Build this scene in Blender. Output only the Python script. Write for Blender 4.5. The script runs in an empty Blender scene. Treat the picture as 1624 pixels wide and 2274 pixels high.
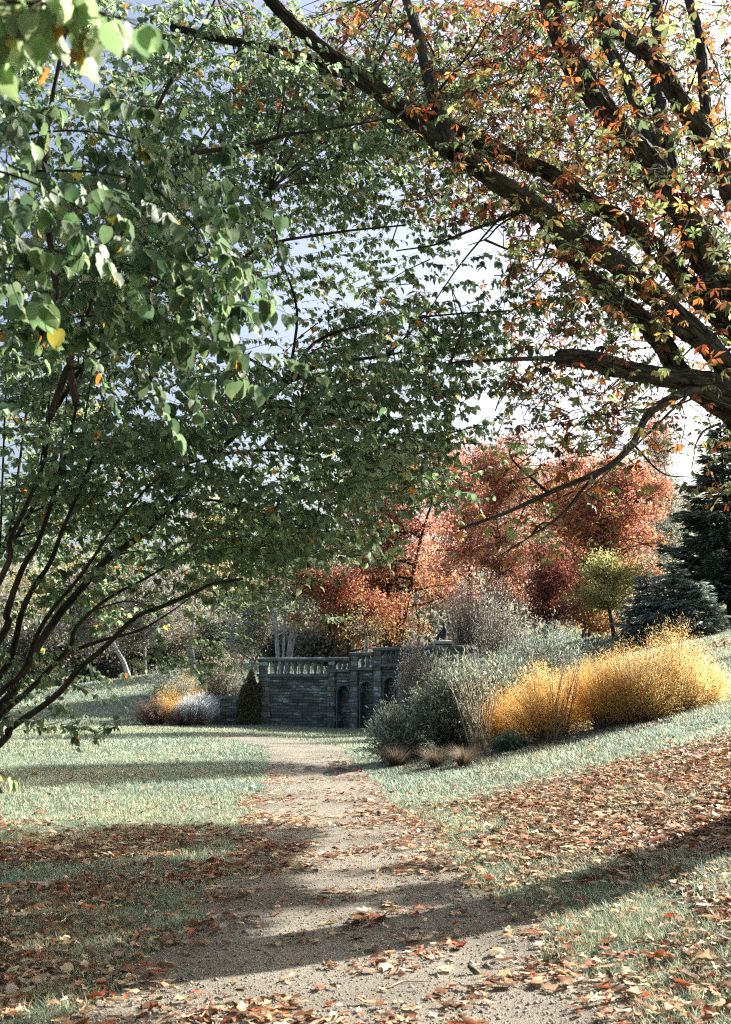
import bpy, math
import numpy as np
from mathutils import Vector

rng = np.random.default_rng(7)
R = math.radians
scene = bpy.context.scene
COL = scene.collection

# ------------------------------------------------------------------ camera, sky, sun, exposure
PITCH = R(9.3)
EYE = 1.6
cam_d = bpy.data.cameras.new("camera")
cam = bpy.data.objects.new("camera", cam_d)
COL.objects.link(cam)
cam.location = (0, 0, EYE)
cam.rotation_euler = (R(90) + PITCH, 0, 0)
cam_d.sensor_fit = 'VERTICAL'
cam_d.sensor_height = 36.0
cam_d.lens = 38.0
cam_d.clip_end = 2000
cam_d.clip_start = 0.05
cam_d.dof.use_dof = True
cam_d.dof.focus_distance = 22.0
cam_d.dof.aperture_fstop = 7.0
scene.camera = cam

SUN_AZ = R(57)      # to the right of the view direction, a little behind the subject
SUN_EL = R(31)
world = bpy.data.worlds.new("World")
scene.world = world
world.use_nodes = True
wn = world.node_tree
sky = wn.nodes.new('ShaderNodeTexSky')
sky.sky_type = 'NISHITA'
sky.sun_disc = False
sky.sun_elevation = SUN_EL
sky.sun_rotation = SUN_AZ
sky.air_density = 1.0
sky.dust_density = 5.5
sky.ozone_density = 1.0
bg = wn.nodes['Background']
wn.links.new(sky.outputs[0], bg.inputs[0])
bg.inputs[1].default_value = 0.074
sun_d = bpy.data.lights.new("sun", 'SUN')
sun_d.energy = 5.0
sun_d.angle = R(0.5)
sun_d.color = (1.0, 0.955, 0.88)
sun = bpy.data.objects.new("sun", sun_d)
COL.objects.link(sun)
S = Vector((math.sin(SUN_AZ) * math.cos(SUN_EL), math.cos(SUN_AZ) * math.cos(SUN_EL), math.sin(SUN_EL)))
sun.rotation_euler = (-S).to_track_quat('-Z', 'Y').to_euler()
scene.view_settings.view_transform = 'Standard'
scene.view_settings.look = 'None'
scene.view_settings.exposure = 1.8
scene.view_settings.gamma = 1.0
scene.cycles.use_denoising = False
scene.cycles.filter_width = 1.2
scene.cycles.max_bounces = 6
scene.cycles.diffuse_bounces = 3
scene.cycles.transmission_bounces = 4
scene.cycles.glossy_bounces = 2
scene.cycles.caustics_reflective = False
scene.cycles.caustics_refractive = False

# ------------------------------------------------------------------ helpers
FPX = 2400.0
cp, sp = math.cos(PITCH), math.sin(PITCH)

def at(px, py, D):
    """point at forward distance D seen along a direction of the photograph"""
    px, py, D = np.broadcast_arrays(np.asarray(px, float), np.asarray(py, float), np.asarray(D, float))
    u = (px - 812) / FPX
    v = (1137 - py) / FPX
    dy = cp - v * sp
    dz = sp + v * cp
    k = D / dy
    return np.stack([u * k, dy * k, dz * k + EYE], -1)

def seen(p):
    p = np.asarray(p, float)
    z = p[..., 2] - EYE
    f = p[..., 1] * cp + z * sp
    up = -p[..., 1] * sp + z * cp
    f = np.maximum(f, 1e-3)
    return 812 + FPX * p[..., 0] / f, 1137 - FPX * up / f

def unit(a):
    return a / np.maximum(np.linalg.norm(a, axis=-1, keepdims=True), 1e-9)

def sstep(t):
    t = np.clip(t, 0, 1)
    return t * t * (3 - 2 * t)

_LAT = np.random.default_rng(3).random((256, 256))
def vnoise(x, y):
    x = np.asarray(x, float); y = np.asarray(y, float)
    xi = np.floor(x).astype(int); yi = np.floor(y).astype(int)
    fx = sstep(x - xi); fy = sstep(y - yi)
    a = _LAT[xi % 256, yi % 256]; b = _LAT[(xi + 1) % 256, yi % 256]
    c = _LAT[xi % 256, (yi + 1) % 256]; d = _LAT[(xi + 1) % 256, (yi + 1) % 256]
    return (a * (1 - fx) + b * fx) * (1 - fy) + (c * (1 - fx) + d * fx) * fy

def fbm(x, y, o=3):
    s = 0; amp = 0.5; t = 0
    for i in range(o):
        s = s + amp * vnoise(x * 2 ** i + 17 * i, y * 2 ** i + 31 * i); t += amp; amp *= 0.5
    return s / t

class MB:
    """collects vertices and faces of one mesh object"""
    def __init__(self):
        self.v = []; self.c = []; self.t = []; self.f = []; self.n = 0
    def add(self, v, faces, mat=0, col=None, tuv=None, smooth=True):
        v = np.asarray(v, float).reshape(-1, 3)
        m = len(v)
        self.v.append(v)
        self.c.append(np.broadcast_to(np.asarray((0.5, 0.5, 0.5) if col is None else col, float), (m, 3)))
        self.t.append(np.zeros((m, 3)) if tuv is None else np.asarray(tuv, float))
        if not isinstance(faces, list): faces = [faces]
        for f in faces:
            f = np.asarray(f, int)
            if f.ndim == 1: f = f[None]
            self.f.append((f + self.n, mat, smooth))
        self.n += m
    def box(self, lo, hi, mat=0, col=None):
        x0, y0, z0 = lo; x1, y1, z1 = hi
        v = [(x0,y0,z0),(x1,y0,z0),(x1,y1,z0),(x0,y1,z0),(x0,y0,z1),(x1,y0,z1),(x1,y1,z1),(x0,y1,z1)]
        self.add(v, np.array([(0,3,2,1),(4,5,6,7),(0,1,5,4),(1,2,6,5),(2,3,7,6),(3,0,4,7)]), mat, col, smooth=False)
    def tube(self, pts, rad, seg=7, mat=0, col=None, rough=0.0, cap=True):
        pts = np.asarray(pts, float); k = len(pts)
        rad = np.broadcast_to(np.asarray(rad, float), (k,)).copy()
        tan = unit(np.gradient(pts, axis=0))
        ref = np.array([0.3, -0.9, 0.2]); ref = unit(ref - tan[0] * (ref @ tan[0]))
        U = np.zeros((k, 3)); U[0] = ref
        for i in range(1, k):
            r = U[i-1] - tan[i] * (U[i-1] @ tan[i]); U[i] = unit(r)
        W = np.cross(tan, U)
        a = np.linspace(0, 2 * math.pi, seg, endpoint=False)
        rr = rad[:, None] * (1 + rough * (rng.random((k, seg)) - 0.5))
        if seg >= 16:
            ii, jj = np.meshgrid(np.arange(k), np.arange(seg), indexing='ij'); o_ = rng.uniform(0, 90)
            rr = rad[:, None] * (1 + .36 * (vnoise(jj * .62 + o_, ii * .16 + o_) - .5) + .2 * (vnoise(jj * 1.3 + o_, ii * .4) - .5) + .07 * (rng.random((k, seg)) - .5) + .22 * (vnoise(jj * .12 + o_, ii * .05) - .5))
        ring = pts[:, None] + rr[..., None] * (np.cos(a)[None, :, None] * U[:, None] + np.sin(a)[None, :, None] * W[:, None])
        L = np.concatenate([[0], np.cumsum(np.linalg.norm(np.diff(pts, axis=0), axis=1))])
        tuv = np.stack(np.broadcast_arrays(np.cos(a)[None] * rad.mean(), np.sin(a)[None] * rad.mean(), L[:, None]), -1)
        i, j = np.meshgrid(np.arange(k - 1), np.arange(seg), indexing='ij')
        jn = (j + 1) % seg
        q = np.stack([i*seg+j, i*seg+jn, (i+1)*seg+jn, (i+1)*seg+j], -1).reshape(-1, 4)
        v = ring.reshape(-1, 3); t = tuv.reshape(-1, 3)
        f = [q]
        if cap:
            v = np.concatenate([v, pts[-1:] + tan[-1:] * rad[-1] * 0.4]); t = np.concatenate([t, t[-1:]])
            base = (k - 1) * seg; n = k * seg
            f.append(np.stack([base + np.arange(seg), base + (np.arange(seg) + 1) % seg, np.full(seg, n)], -1))
        self.add(v, f, mat, col, t)
    def stamp(self, tv, tf, pos, tip, nrm, size, width=None, col=None, mat=0, bend=None, smooth=True):
        """many copies of a small template: tv (m,3) with y along tip, z along normal"""
        N = len(pos)
        if N == 0: return
        tv = np.asarray(tv, float); m = len(tv)
        y = unit(tip); x = unit(np.cross(y, nrm)); z = np.cross(x, y)
        size = np.broadcast_to(np.asarray(size, float), (N,))
        width = size if width is None else np.broadcast_to(np.asarray(width, float), (N,))
        zz = size if bend is None else size * bend
        v = (pos[:, None] + (tv[None, :, 0:1] * width[:, None, None]) * x[:, None]
             + (tv[None, :, 1:2] * size[:, None, None]) * y[:, None]
             + (tv[None, :, 2:3] * zz[:, None, None]) * z[:, None])
        c = None if col is None else np.repeat(np.broadcast_to(col, (N, 3)), m, axis=0)
        off = (np.arange(N) * m)[:, None, None]
        self.add(v.reshape(-1, 3), [(np.asarray(f)[None] + off).reshape(-1, np.asarray(f).shape[1]) for f in tf], mat, c, smooth=smooth)
    def build(self, name, mats, parent=None, origin=None, rotz=0.0, boxuv=False):
        V = np.concatenate(self.v); C = np.concatenate(self.c); T = np.concatenate(self.t)
        if origin is not None: V = V - np.asarray(origin)
        lt = []; tot = []; mi = []; sm = []
        for f, m, s in self.f:
            lt.append(f.reshape(-1)); tot.append(np.full(len(f), f.shape[1])); mi.append(np.full(len(f), m)); sm.append(np.full(len(f), s))
        lt = np.concatenate(lt); tot = np.concatenate(tot); mi = np.concatenate(mi); sm = np.concatenate(sm)
        me = bpy.data.meshes.new(name)
        me.vertices.add(len(V)); me.vertices.foreach_set('co', V.astype(np.float32).ravel())
        me.loops.add(len(lt)); me.loops.foreach_set('vertex_index', lt.astype(np.int32))
        me.polygons.add(len(tot))
        me.polygons.foreach_set('loop_start', np.concatenate([[0], np.cumsum(tot)[:-1]]).astype(np.int32))
        me.polygons.foreach_set('loop_total', tot.astype(np.int32))
        me.polygons.foreach_set('material_index', mi.astype(np.int32))
        me.polygons.foreach_set('use_smooth', sm.astype(bool))
        a = me.attributes.new('col', 'FLOAT_COLOR', 'POINT')
        a.data.foreach_set('color', np.concatenate([C, np.ones((len(C), 1))], 1).astype(np.float32).ravel())
        if T.any():
            a = me.attributes.new('tuv', 'FLOAT_VECTOR', 'POINT')
            a.data.foreach_set('vector', T.astype(np.float32).ravel())
        me.update(calc_edges=True)
        if boxuv:
            nr = np.zeros(len(tot) * 3, np.float32); me.polygons.foreach_get('normal', nr); nr = np.abs(nr.reshape(-1, 3))
            pid = np.repeat(np.arange(len(tot)), tot); ax = nr.argmax(1)[pid]
            p = V[lt]
            uv = np.where((ax == 0)[:, None], p[:, [1, 2, 0]], np.where((ax == 1)[:, None], p[:, [0, 2, 1]], p[:, [0, 1, 2]]))
            a = me.attributes.new('tuv', 'FLOAT_VECTOR', 'CORNER')
            a.data.foreach_set('vector', uv.astype(np.float32).ravel())
        for m in (mats if isinstance(mats, (list, tuple)) else [mats]): me.materials.append(m)
        me.validate()
        o = bpy.data.objects.new(name, me)
        COL.objects.link(o)
        if origin is not None and parent is None: o.location = origin
        if rotz: o.rotation_euler[2] = rotz
        if parent is not None: o.parent = parent
        return o

def tag(o, label=None, cat=None, group=None, kind=None):
    if label: o['label'] = label
    if cat: o['category'] = cat
    if group: o['group'] = group
    if kind: o['kind'] = kind
    return o

def thing(name, loc, label, cat, group=None, rotz=0.0):
    o = bpy.data.objects.new(name, None)
    COL.objects.link(o)
    o.empty_display_size = 0.2
    o.location = loc; o.rotation_euler = (0, 0, rotz)
    return tag(o, label, cat, group)

def smooth_path(p, n=4):
    """Catmull-Rom through control points"""
    p = np.asarray(p, float)
    q = np.concatenate([[2*p[0]-p[1]], p, [2*p[-1]-p[-2]]])
    out = []
    for i in range(1, len(q) - 2):
        for t in np.linspace(0, 1, n, endpoint=False):
            a, b, c, d = q[i-1], q[i], q[i+1], q[i+2]
            out.append(0.5 * ((2*b) + (-a+c)*t + (2*a-5*b+4*c-d)*t*t + (-a+3*b-3*c+d)*t**3))
    out.append(p[-1])
    return np.array(out)

def lin(h):
    """hex colour -> linear"""
    c = np.array([int(h[i:i+2], 16) for i in (0, 2, 4)]) / 255.0
    return np.where(c <= 0.04045, c / 12.92, ((c + 0.055) / 1.055) ** 2.4)

def palette(n, cols, weights, jit=0.18):
    cols = np.asarray(cols, float); w = np.asarray(weights, float); w = w / w.sum()
    c = cols[rng.choice(len(cols), n, p=w)]
    return np.clip(c * (1 + jit * rng.standard_normal((n, 1))) * (1 + 0.06 * rng.standard_normal((n, 3))), 0.004, 0.9)

# ------------------------------------------------------------------ materials
def new_mat(name):
    m = bpy.data.materials.new(name); m.use_nodes = True
    nt = m.node_tree; nt.nodes.clear()
    return m, nt, nt.nodes.new, nt.links.new

def leaf_mat(name, trans=0.42, rough=0.5, boost=1.5, spec=0.35):
    m, nt, N, L = new_mat(name)
    out = N('ShaderNodeOutputMaterial'); at_ = N('ShaderNodeAttribute'); at_.attribute_name = 'col'
    p = N('ShaderNodeBsdfPrincipled'); p.inputs['Roughness'].default_value = rough
    p.inputs['Specular IOR Level'].default_value = spec
    no = N('ShaderNodeTexNoise'); no.inputs['Scale'].default_value = 60
    tc = N('ShaderNodeTexCoord'); L(tc.outputs['Object'], no.inputs['Vector'])
    mr = N('ShaderNodeMapRange'); mr.inputs[3].default_value = 0.75; mr.inputs[4].default_value = 1.25
    L(no.outputs[0], mr.inputs[0])
    vm = N('ShaderNodeVectorMath'); vm.operation = 'SCALE'
    L(at_.outputs['Color'], vm.inputs[0]); L(mr.outputs[0], vm.inputs['Scale'])
    L(vm.outputs[0], p.inputs['Base Color'])
    tr = N('ShaderNodeBsdfTranslucent')
    vb = N('ShaderNodeVectorMath'); vb.operation = 'SCALE'; vb.inputs['Scale'].default_value = boost
    L(vm.outputs[0], vb.inputs[0]); L(vb.outputs[0], tr.inputs[0])
    mx = N('ShaderNodeMixShader'); mx.inputs[0].default_value = trans
    L(p.outputs[0], mx.inputs[1]); L(tr.outputs[0], mx.inputs[2]); L(mx.outputs[0], out.inputs[0])
    return m

def bark_mat(name, c0, c1, c2, scale=1.0, bump=0.6):
    m, nt, N, L = new_mat(name)
    out = N('ShaderNodeOutputMaterial'); a = N('ShaderNodeAttribute'); a.attribute_name = 'tuv'
    mp = N('ShaderNodeMapping'); mp.inputs['Scale'].default_value = (26*scale, 26*scale, 5*scale)
    L(a.outputs['Vector'], mp.inputs[0])
    n1 = N('ShaderNodeTexNoise'); n1.inputs['Scale'].default_value = 1.0; n1.inputs['Detail'].default_value = 6; n1.inputs['Roughness'].default_value = 0.65
    L(mp.outputs[0], n1.inputs['Vector'])
    vo = N('ShaderNodeTexVoronoi'); vo.feature = 'DISTANCE_TO_EDGE'; vo.inputs['Scale'].default_value = 0.8
    L(mp.outputs[0], vo.inputs['Vector'])
    n2 = N('ShaderNodeTexNoise'); n2.inputs['Scale'].default_value = 2.2; n2.inputs['Detail'].default_value = 3
    tc = N('ShaderNodeTexCoord'); L(tc.outputs['Object'], n2.inputs['Vector'])
    cr = N('ShaderNodeValToRGB'); e = cr.color_ramp.elements
    e[0].position = 0.3; e[0].color = (*c0, 1); e[1].position = 0.7; e[1].color = (*c1, 1)
    L(n1.outputs[0], cr.inputs[0])
    ck = N('ShaderNodeMapRange'); ck.inputs[2].default_value = 0.16; ck.inputs[3].default_value = 0.22
    L(vo.outputs['Distance'], ck.inputs[0])
    cv = N('ShaderNodeVectorMath'); cv.operation = 'SCALE'; L(cr.outputs[0], cv.inputs[0]); L(ck.outputs[0], cv.inputs['Scale'])
    mx = N('ShaderNodeMix'); mx.data_type = 'RGBA'; mx.inputs['B'].default_value = (*c2, 1)
    mr = N('ShaderNodeMapRange'); mr.inputs[1].default_value = 0.5; mr.inputs[2].default_value = 0.72; mr.inputs[4].default_value = 0.7
    L(n2.outputs[0], mr.inputs[0]); L(mr.outputs[0], mx.inputs[0]); L(cv.outputs[0], mx.inputs['A'])
    p = N('ShaderNodeBsdfPrincipled'); p.inputs['Roughness'].default_value = 0.85; p.inputs['Specular IOR Level'].default_value = 0.25
    L(mx.outputs['Result'], p.inputs['Base Color'])
    mm = N('ShaderNodeMath'); mm.operation = 'MULTIPLY_ADD'; mm.inputs[1].default_value = 1.6
    L(vo.outputs['Distance'], mm.inputs[0]); L(n1.outputs[0], mm.inputs[2])
    b = N('ShaderNodeBump'); b.inputs['Strength'].default_value = bump; b.inputs['Distance'].default_value = 0.04
    L(mm.outputs[0], b.inputs['Height']); L(b.outputs[0], p.inputs['Normal'])
    L(p.outputs[0], out.inputs[0])
    return m

def stone_mat(name, bw=0.42, bh=0.17, dark=1.0, mortar=0.012, lichen=0.5):
    m, nt, N, L = new_mat(name)
    out = N('ShaderNodeOutputMaterial'); a = N('ShaderNodeAttribute'); a.attribute_name = 'tuv'
    n0 = N('ShaderNodeTexNoise'); n0.inputs['Scale'].default_value = 1.5; L(a.outputs['Vector'], n0.inputs['Vector'])
    wob = N('ShaderNodeVectorMath'); wob.operation = 'MULTIPLY_ADD'; wob.inputs[1].default_value = (0.12, 0.1, 0.0)
    L(n0.outputs['Color'], wob.inputs[0]); L(a.outputs['Vector'], wob.inputs[2])
    br = N('ShaderNodeTexBrick'); br.inputs['Scale'].default_value = 1.0
    br.inputs['Brick Width'].default_value = bw; br.inputs['Row Height'].default_value = bh
    br.inputs['Mortar Size'].default_value = mortar; br.inputs['Mortar Smooth'].default_value = 0.4; br.inputs['Bias'].default_value = 0.0
    br.offset_frequency = 2; br.squash = 1.5; br.squash_frequency = 3
    br.inputs['Color1'].default_value = (0.0, 0.0, 0.0, 1); br.inputs['Color2'].default_value = (1, 1, 1, 1); br.inputs['Mortar'].default_value = (0.5, 0.5, 0.5, 1)
    L(wob.outputs[0], br.inputs['Vector'])
    cr = N('ShaderNodeValToRGB'); e = cr.color_ramp.elements
    e[0].position = 0.0; e[0].color = (0.055*dark, 0.062*dark, 0.058*dark, 1); e[1].position = 1.0; e[1].color = (0.24*dark, 0.27*dark, 0.27*dark, 1)
    for pos, c in ((0.3, (0.14, 0.12, 0.085)), (0.55, (0.11, 0.135, 0.14)), (0.8, (0.18, 0.165, 0.125))):
        q = e.new(pos); q.color = (c[0]*dark, c[1]*dark, c[2]*dark, 1)
    L(br.outputs['Color'], cr.inputs[0])
    n1 = N('ShaderNodeTexNoise'); n1.inputs['Scale'].default_value = 1.3; n1.inputs['Detail'].default_value = 7; n1.inputs['Roughness'].default_value = 0.7
    mp = N('ShaderNodeMapping'); mp.inputs['Scale'].default_value = (1, 2.2, 1); L(a.outputs['Vector'], mp.inputs[0]); L(mp.outputs[0], n1.inputs['Vector'])
    mr = N('ShaderNodeMapRange'); mr.inputs[1].default_value = 0.53; mr.inputs[2].default_value = 0.62; mr.inputs[4].default_value = lichen
    L(n1.outputs[0], mr.inputs[0])
    mx = N('ShaderNodeMix'); mx.data_type = 'RGBA'; mx.inputs['B'].default_value = (0.5, 0.6, 0.58, 1)
    L(mr.outputs[0], mx.inputs[0]); L(cr.outputs[0], mx.inputs['A'])
    n2 = N('ShaderNodeTexNoise'); n2.inputs['Scale'].default_value = 14; n2.inputs['Detail'].default_value = 5; L(a.outputs['Vector'], n2.inputs['Vector'])
    ms = N('ShaderNodeMapRange'); ms.inputs[3].default_value = 0.45; ms.inputs[4].default_value = 1.5; L(n2.outputs[0], ms.inputs[0])
    vm = N('ShaderNodeVectorMath'); vm.operation = 'SCALE'; L(mx.outputs['Result'], vm.inputs[0]); L(ms.outputs[0], vm.inputs['Scale'])
    mo = N('ShaderNodeMix'); mo.data_type = 'RGBA'; mo.inputs['B'].default_value = (0.05*dark, 0.055*dark, 0.05*dark, 1)
    L(br.outputs['Fac'], mo.inputs[0]); L(vm.outputs[0], mo.inputs['A'])
    p = N('ShaderNodeBsdfPrincipled'); p.inputs['Roughness'].default_value = 0.9
    L(mo.outputs['Result'], p.inputs['Base Color'])
    su = N('ShaderNodeMath'); su.operation = 'SUBTRACT'; L(n2.outputs[0], su.inputs[0]); L(br.outputs['Fac'], su.inputs[1])
    b = N('ShaderNodeBump'); b.inputs['Strength'].default_value = 0.9; b.inputs['Distance'].default_value = 0.03
    L(su.outputs[0], b.inputs['Height']); L(b.outputs[0], p.inputs['Normal']); L(p.outputs[0], out.inputs[0])
    return m

def ramp_noise_mat(name, stops, scale=8, detail=6, rough=0.9, bump=0.5, dist=0.02, bscale=60, big=None):
    m, nt, N, L = new_mat(name)
    out = N('ShaderNodeOutputMaterial'); tc = N('ShaderNodeTexCoord')
    n1 = N('ShaderNodeTexNoise'); n1.inputs['Scale'].default_value = scale; n1.inputs['Detail'].default_value = detail; n1.inputs['Roughness'].default_value = 0.7
    L(tc.outputs['Object'], n1.inputs['Vector'])
    cr = N('ShaderNodeValToRGB'); e = cr.color_ramp.elements
    e[0].position, e[0].color = stops[0][0], (*stops[0][1], 1); e[1].position, e[1].color = stops[-1][0], (*stops[-1][1], 1)
    for pos, c in stops[1:-1]:
        q = e.new(pos); q.color = (*c, 1)
    L(n1.outputs[0], cr.inputs[0])
    col = cr.outputs[0]
    n2 = N('ShaderNodeTexNoise'); n2.inputs['Scale'].default_value = bscale; n2.inputs['Detail'].default_value = 4
    L(tc.outputs['Object'], n2.inputs['Vector'])
    if big:
        n3 = N('ShaderNodeTexNoise'); n3.inputs['Scale'].default_value = big[0]; n3.inputs['Detail'].default_value = 4
        L(tc.outputs['Object'], n3.inputs['Vector'])
        mr = N('ShaderNodeMapRange'); mr.inputs[1].default_value = big[2]; mr.inputs[2].default_value = big[3]; L(n3.outputs[0], mr.inputs[0])
        mx = N('ShaderNodeMix'); mx.data_type = 'RGBA'; mx.inputs['B'].default_value = (*big[1], 1)
        L(mr.outputs[0], mx.inputs[0]); L(col, mx.inputs['A']); col = mx.outputs['Result']
    ms = N('ShaderNodeMapRange'); ms.inputs[3].default_value = 0.6; ms.inputs[4].default_value = 1.4; L(n2.outputs[0], ms.inputs[0])
    vm = N('ShaderNodeVectorMath'); vm.operation = 'SCALE'; L(col, vm.inputs[0]); L(ms.outputs[0], vm.inputs['Scale'])
    p = N('ShaderNodeBsdfPrincipled'); p.inputs['Roughness'].default_value = rough; p.inputs['Specular IOR Level'].default_value = 0.2
    L(vm.outputs[0], p.inputs['Base Color'])
    b = N('ShaderNodeBump'); b.inputs['Strength'].default_value = bump; b.inputs['Distance'].default_value = dist
    L(n2.outputs[0], b.inputs['Height']); L(b.outputs[0], p.inputs['Normal']); L(p.outputs[0], out.inputs[0])
    return m

M_leaf = leaf_mat('leaf', 0.42, 0.5, 1.4, 0.25)
M_green = leaf_mat('green_leaf', 0.5, 0.55, 2.1, 0.2)
M_backleaf = leaf_mat('far_leaf', 0.42, 0.6, 1.35, 0.2)
M_needle = leaf_mat('needle', 0.28, 0.6, 1.2, 0.25)
M_grass = leaf_mat('grass_blade', 0.35, 0.55, 1.4, 0.3)
M_gold = leaf_mat('gold_leaf', 0.5, 0.6, 1.3, 0.2)
M_dry = leaf_mat('dry_leaf', 0.22, 0.6, 1.4, 0.25)
M_bark = bark_mat('dark_bark', (0.02, 0.015, 0.011), (0.17, 0.14, 0.105), (0.12, 0.115, 0.09), 1.0, 1.0)
M_stem = bark_mat('stem_bark', (0.02, 0.014, 0.01), (0.08, 0.055, 0.04), (0.11, 0.08, 0.055), 1.6, 0.4)
M_twig = bark_mat('twig_bark', (0.12, 0.095, 0.07), (0.28, 0.23, 0.18), (0.2, 0.17, 0.14), 2, 0.2)
M_pale_twig = bark_mat('pale_twig_bark', (0.26, 0.24, 0.21), (0.48, 0.45, 0.4), (0.38, 0.36, 0.32), 2, 0.2)
M_birch = bark_mat('white_bark', (0.4, 0.4, 0.38), (0.7, 0.7, 0.67), (0.25, 0.24, 0.22), 0.7, 0.2)
M_stone = stone_mat('coursed_stone', 0.46, 0.13, 0.85, 0.014, 0.65)
M_quoin = stone_mat('quoin_stone', 0.34, 0.22, 1.15, 0.014, 0.7)
M_coping = ramp_noise_mat('coping_stone', [(0.3, (0.07, 0.075, 0.072)), (0.55, (0.15, 0.165, 0.165)), (0.75, (0.3, 0.33, 0.32))], 2.5, 7, 0.9, 0.7, 0.02, 18)
M_pale = ramp_noise_mat('pale_stone', [(0.3, (0.25, 0.24, 0.2)), (0.7, (0.5, 0.47, 0.4))], 6, 6, 0.9, 0.5, 0.02, 30)
M_bronze = ramp_noise_mat('dark_bronze', [(0.3, (0.012, 0.015, 0.02)), (0.7, (0.05, 0.06, 0.075))], 12, 5, 0.55, 0.4, 0.01, 40)
M_ground = ramp_noise_mat('lawn_ground', [(0.3, (0.07, 0.1, 0.065)), (0.5, (0.125, 0.165, 0.115)), (0.72, (0.19, 0.225, 0.165))], 5, 8, 0.95, 0.8, 0.04, 70,
                          big=(0.35, (0.2, 0.2, 0.14), 0.5, 0.75))
M_gravel = ramp_noise_mat('gravel', [(0.3, (0.125, 0.108, 0.08)), (0.5, (0.25, 0.223, 0.175)), (0.72, (0.39, 0.355, 0.29))], 45, 8, 0.95, 0.9, 0.015, 170,
                          big=(0.8, (0.155, 0.137, 0.105), 0.45, 0.68))
M_soil = ramp_noise_mat('bed_soil', [(0.3, (0.02, 0.017, 0.012)), (0.7, (0.06, 0.05, 0.038))], 14, 6, 1.0, 0.8, 0.04, 50)

# ------------------------------------------------------------------ leaf templates (x across, y to the tip, z up)
T_ROUND = (np.array([(0,0,0),(-.24,-.04,.03),(-.43,.24,.07),(-.31,.64,.05),(0,1.08,-.12),(.31,.64,.05),(.43,.24,.07),(.24,-.04,.03),(0,.45,0)]),
           [np.array([(0,8,2,1),(8,4,3,2),(0,7,6,8),(8,6,5,4)])])
_half = [(.09,-.02,.02),(.26,-.02,.04),(.40,.10,.07),(.46,.28,.05),(.43,.47,.08),(.36,.65,.04),(.23,.83,.02),(.09,.95,-.06)]
_mid = [(0,.12,0),(0,.35,-.005),(0,.6,-.01),(0,.82,-.04)]
_hv = [(0,0,0)] + [(x, y, z) for x, y, z in _half] + [(-x, y, z) for x, y, z in _half] + _mid + [(0,1.06,-.16)]
T_ROUNDHI = (np.array(_hv, float), [np.array([(0,1,2,17),(17,2,3,4),(17,4,5,18),(18,5,6,19),(19,6,7,20),(20,7,8,21),(0,17,10,9),(17,12,11,10),(17,18,13,12),(18,19,14,13),(19,20,15,14),(20,21,16,15)])])
T_LEAFLET = (np.array([(0,0,0),(-.5,.6,.05),(0,.55,-.03),(.5,.6,.05),(0,1,-.12)]), [np.array([(0,2,4,1),(0,3,4,2)])])
T_DIA = (np.array([(0,0,0),(-.5,.45,.06),(0,1,-.05),(.5,.45,.06)]), [np.array([(0,3,2,1)])])
T_BLADE = (np.array([(-.5,0,0),(.5,0,0),(.35,.55,.08),(-.35,.55,.08),(0,1,.3)]), [np.array([(0,1,2,3)]), np.array([(3,2,4)])])
T_NEEDLE = (np.array([(-.5,0,0),(.5,0,0),(0,1,0)]), [np.array([(0,1,2)])])

def dry_template(k):
    """a curled, wavy dead leaflet, 3 x 6 grid"""
    g = np.random.default_rng(50 + k)
    ys = np.array([0, .14, .3, .48, .66, .84, 1.0]); w = np.array([.05, .2, .33, .43, .40, .24, .015])
    v = []
    c1, c2, tw = g.uniform(.2, 1.5), g.uniform(-.5, .7), g.uniform(-1.1, 1.1)
    side = g.uniform(-.12, .12)
    for n_, (y, ww) in enumerate(zip(ys, w)):
        for s in (-1, 0, 1):
            x = s * ww * (1 + .32 * g.standard_normal()) + side * (y * (1 - y) * 4)
            a = c1 * s * ww * 2.2
            z = .35 * c1 * ww * abs(s) + c2 * (y - .5) ** 2 * .9 + tw * s * ww * (y - .5) + .05 * g.standard_normal()
            v.append((x * max(.25, 1 - .3 * c1), y + .05 * g.standard_normal() * abs(s), z))
    v = np.array(v); v[:, 2] -= v[:, 2].min(); v[:, 1] -= .5
    q = []
    for i in range(6):
        for j in range(2):
            q.append((i*3+j, i*3+j+1, (i+1)*3+j+1, (i+1)*3+j))
    return v, [np.array(q)]
T_DRY = [dry_template(k) for k in range(16)]

# ------------------------------------------------------------------ terrain
def edge_right(y):
    return np.interp(y, [-10, 0, 5.2, 8.2, 10.4, 16.7, 22.6, 29, 40], [1.6, 1.5, 1.25, 1.02, .78, .26, -.1, -.5, -1.0])
def edge_left(y):
    return np.interp(y, [-10, 0, 5.2, 8.2, 10.4, 16.7, 22.6, 29, 40], [-1.5, -1.45, -1.35, -1.2, -1.22, -1.68, -2.05, -2.6, -3.6])
def bank_edge(y):
    return np.interp(y, [-10, 0, 6, 16, 22, 30, 45, 70], [1.7, 1.6, 1.35, .55, .3, .6, 1.9, 2.2])
WALL_A = np.array([-4.75, 48.4]); WALL_B = np.array([-1.65, 48.0]); WALL_ANG = -R(33)
WALL_U = np.array([math.cos(WALL_ANG), math.sin(WALL_ANG)])

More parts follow.
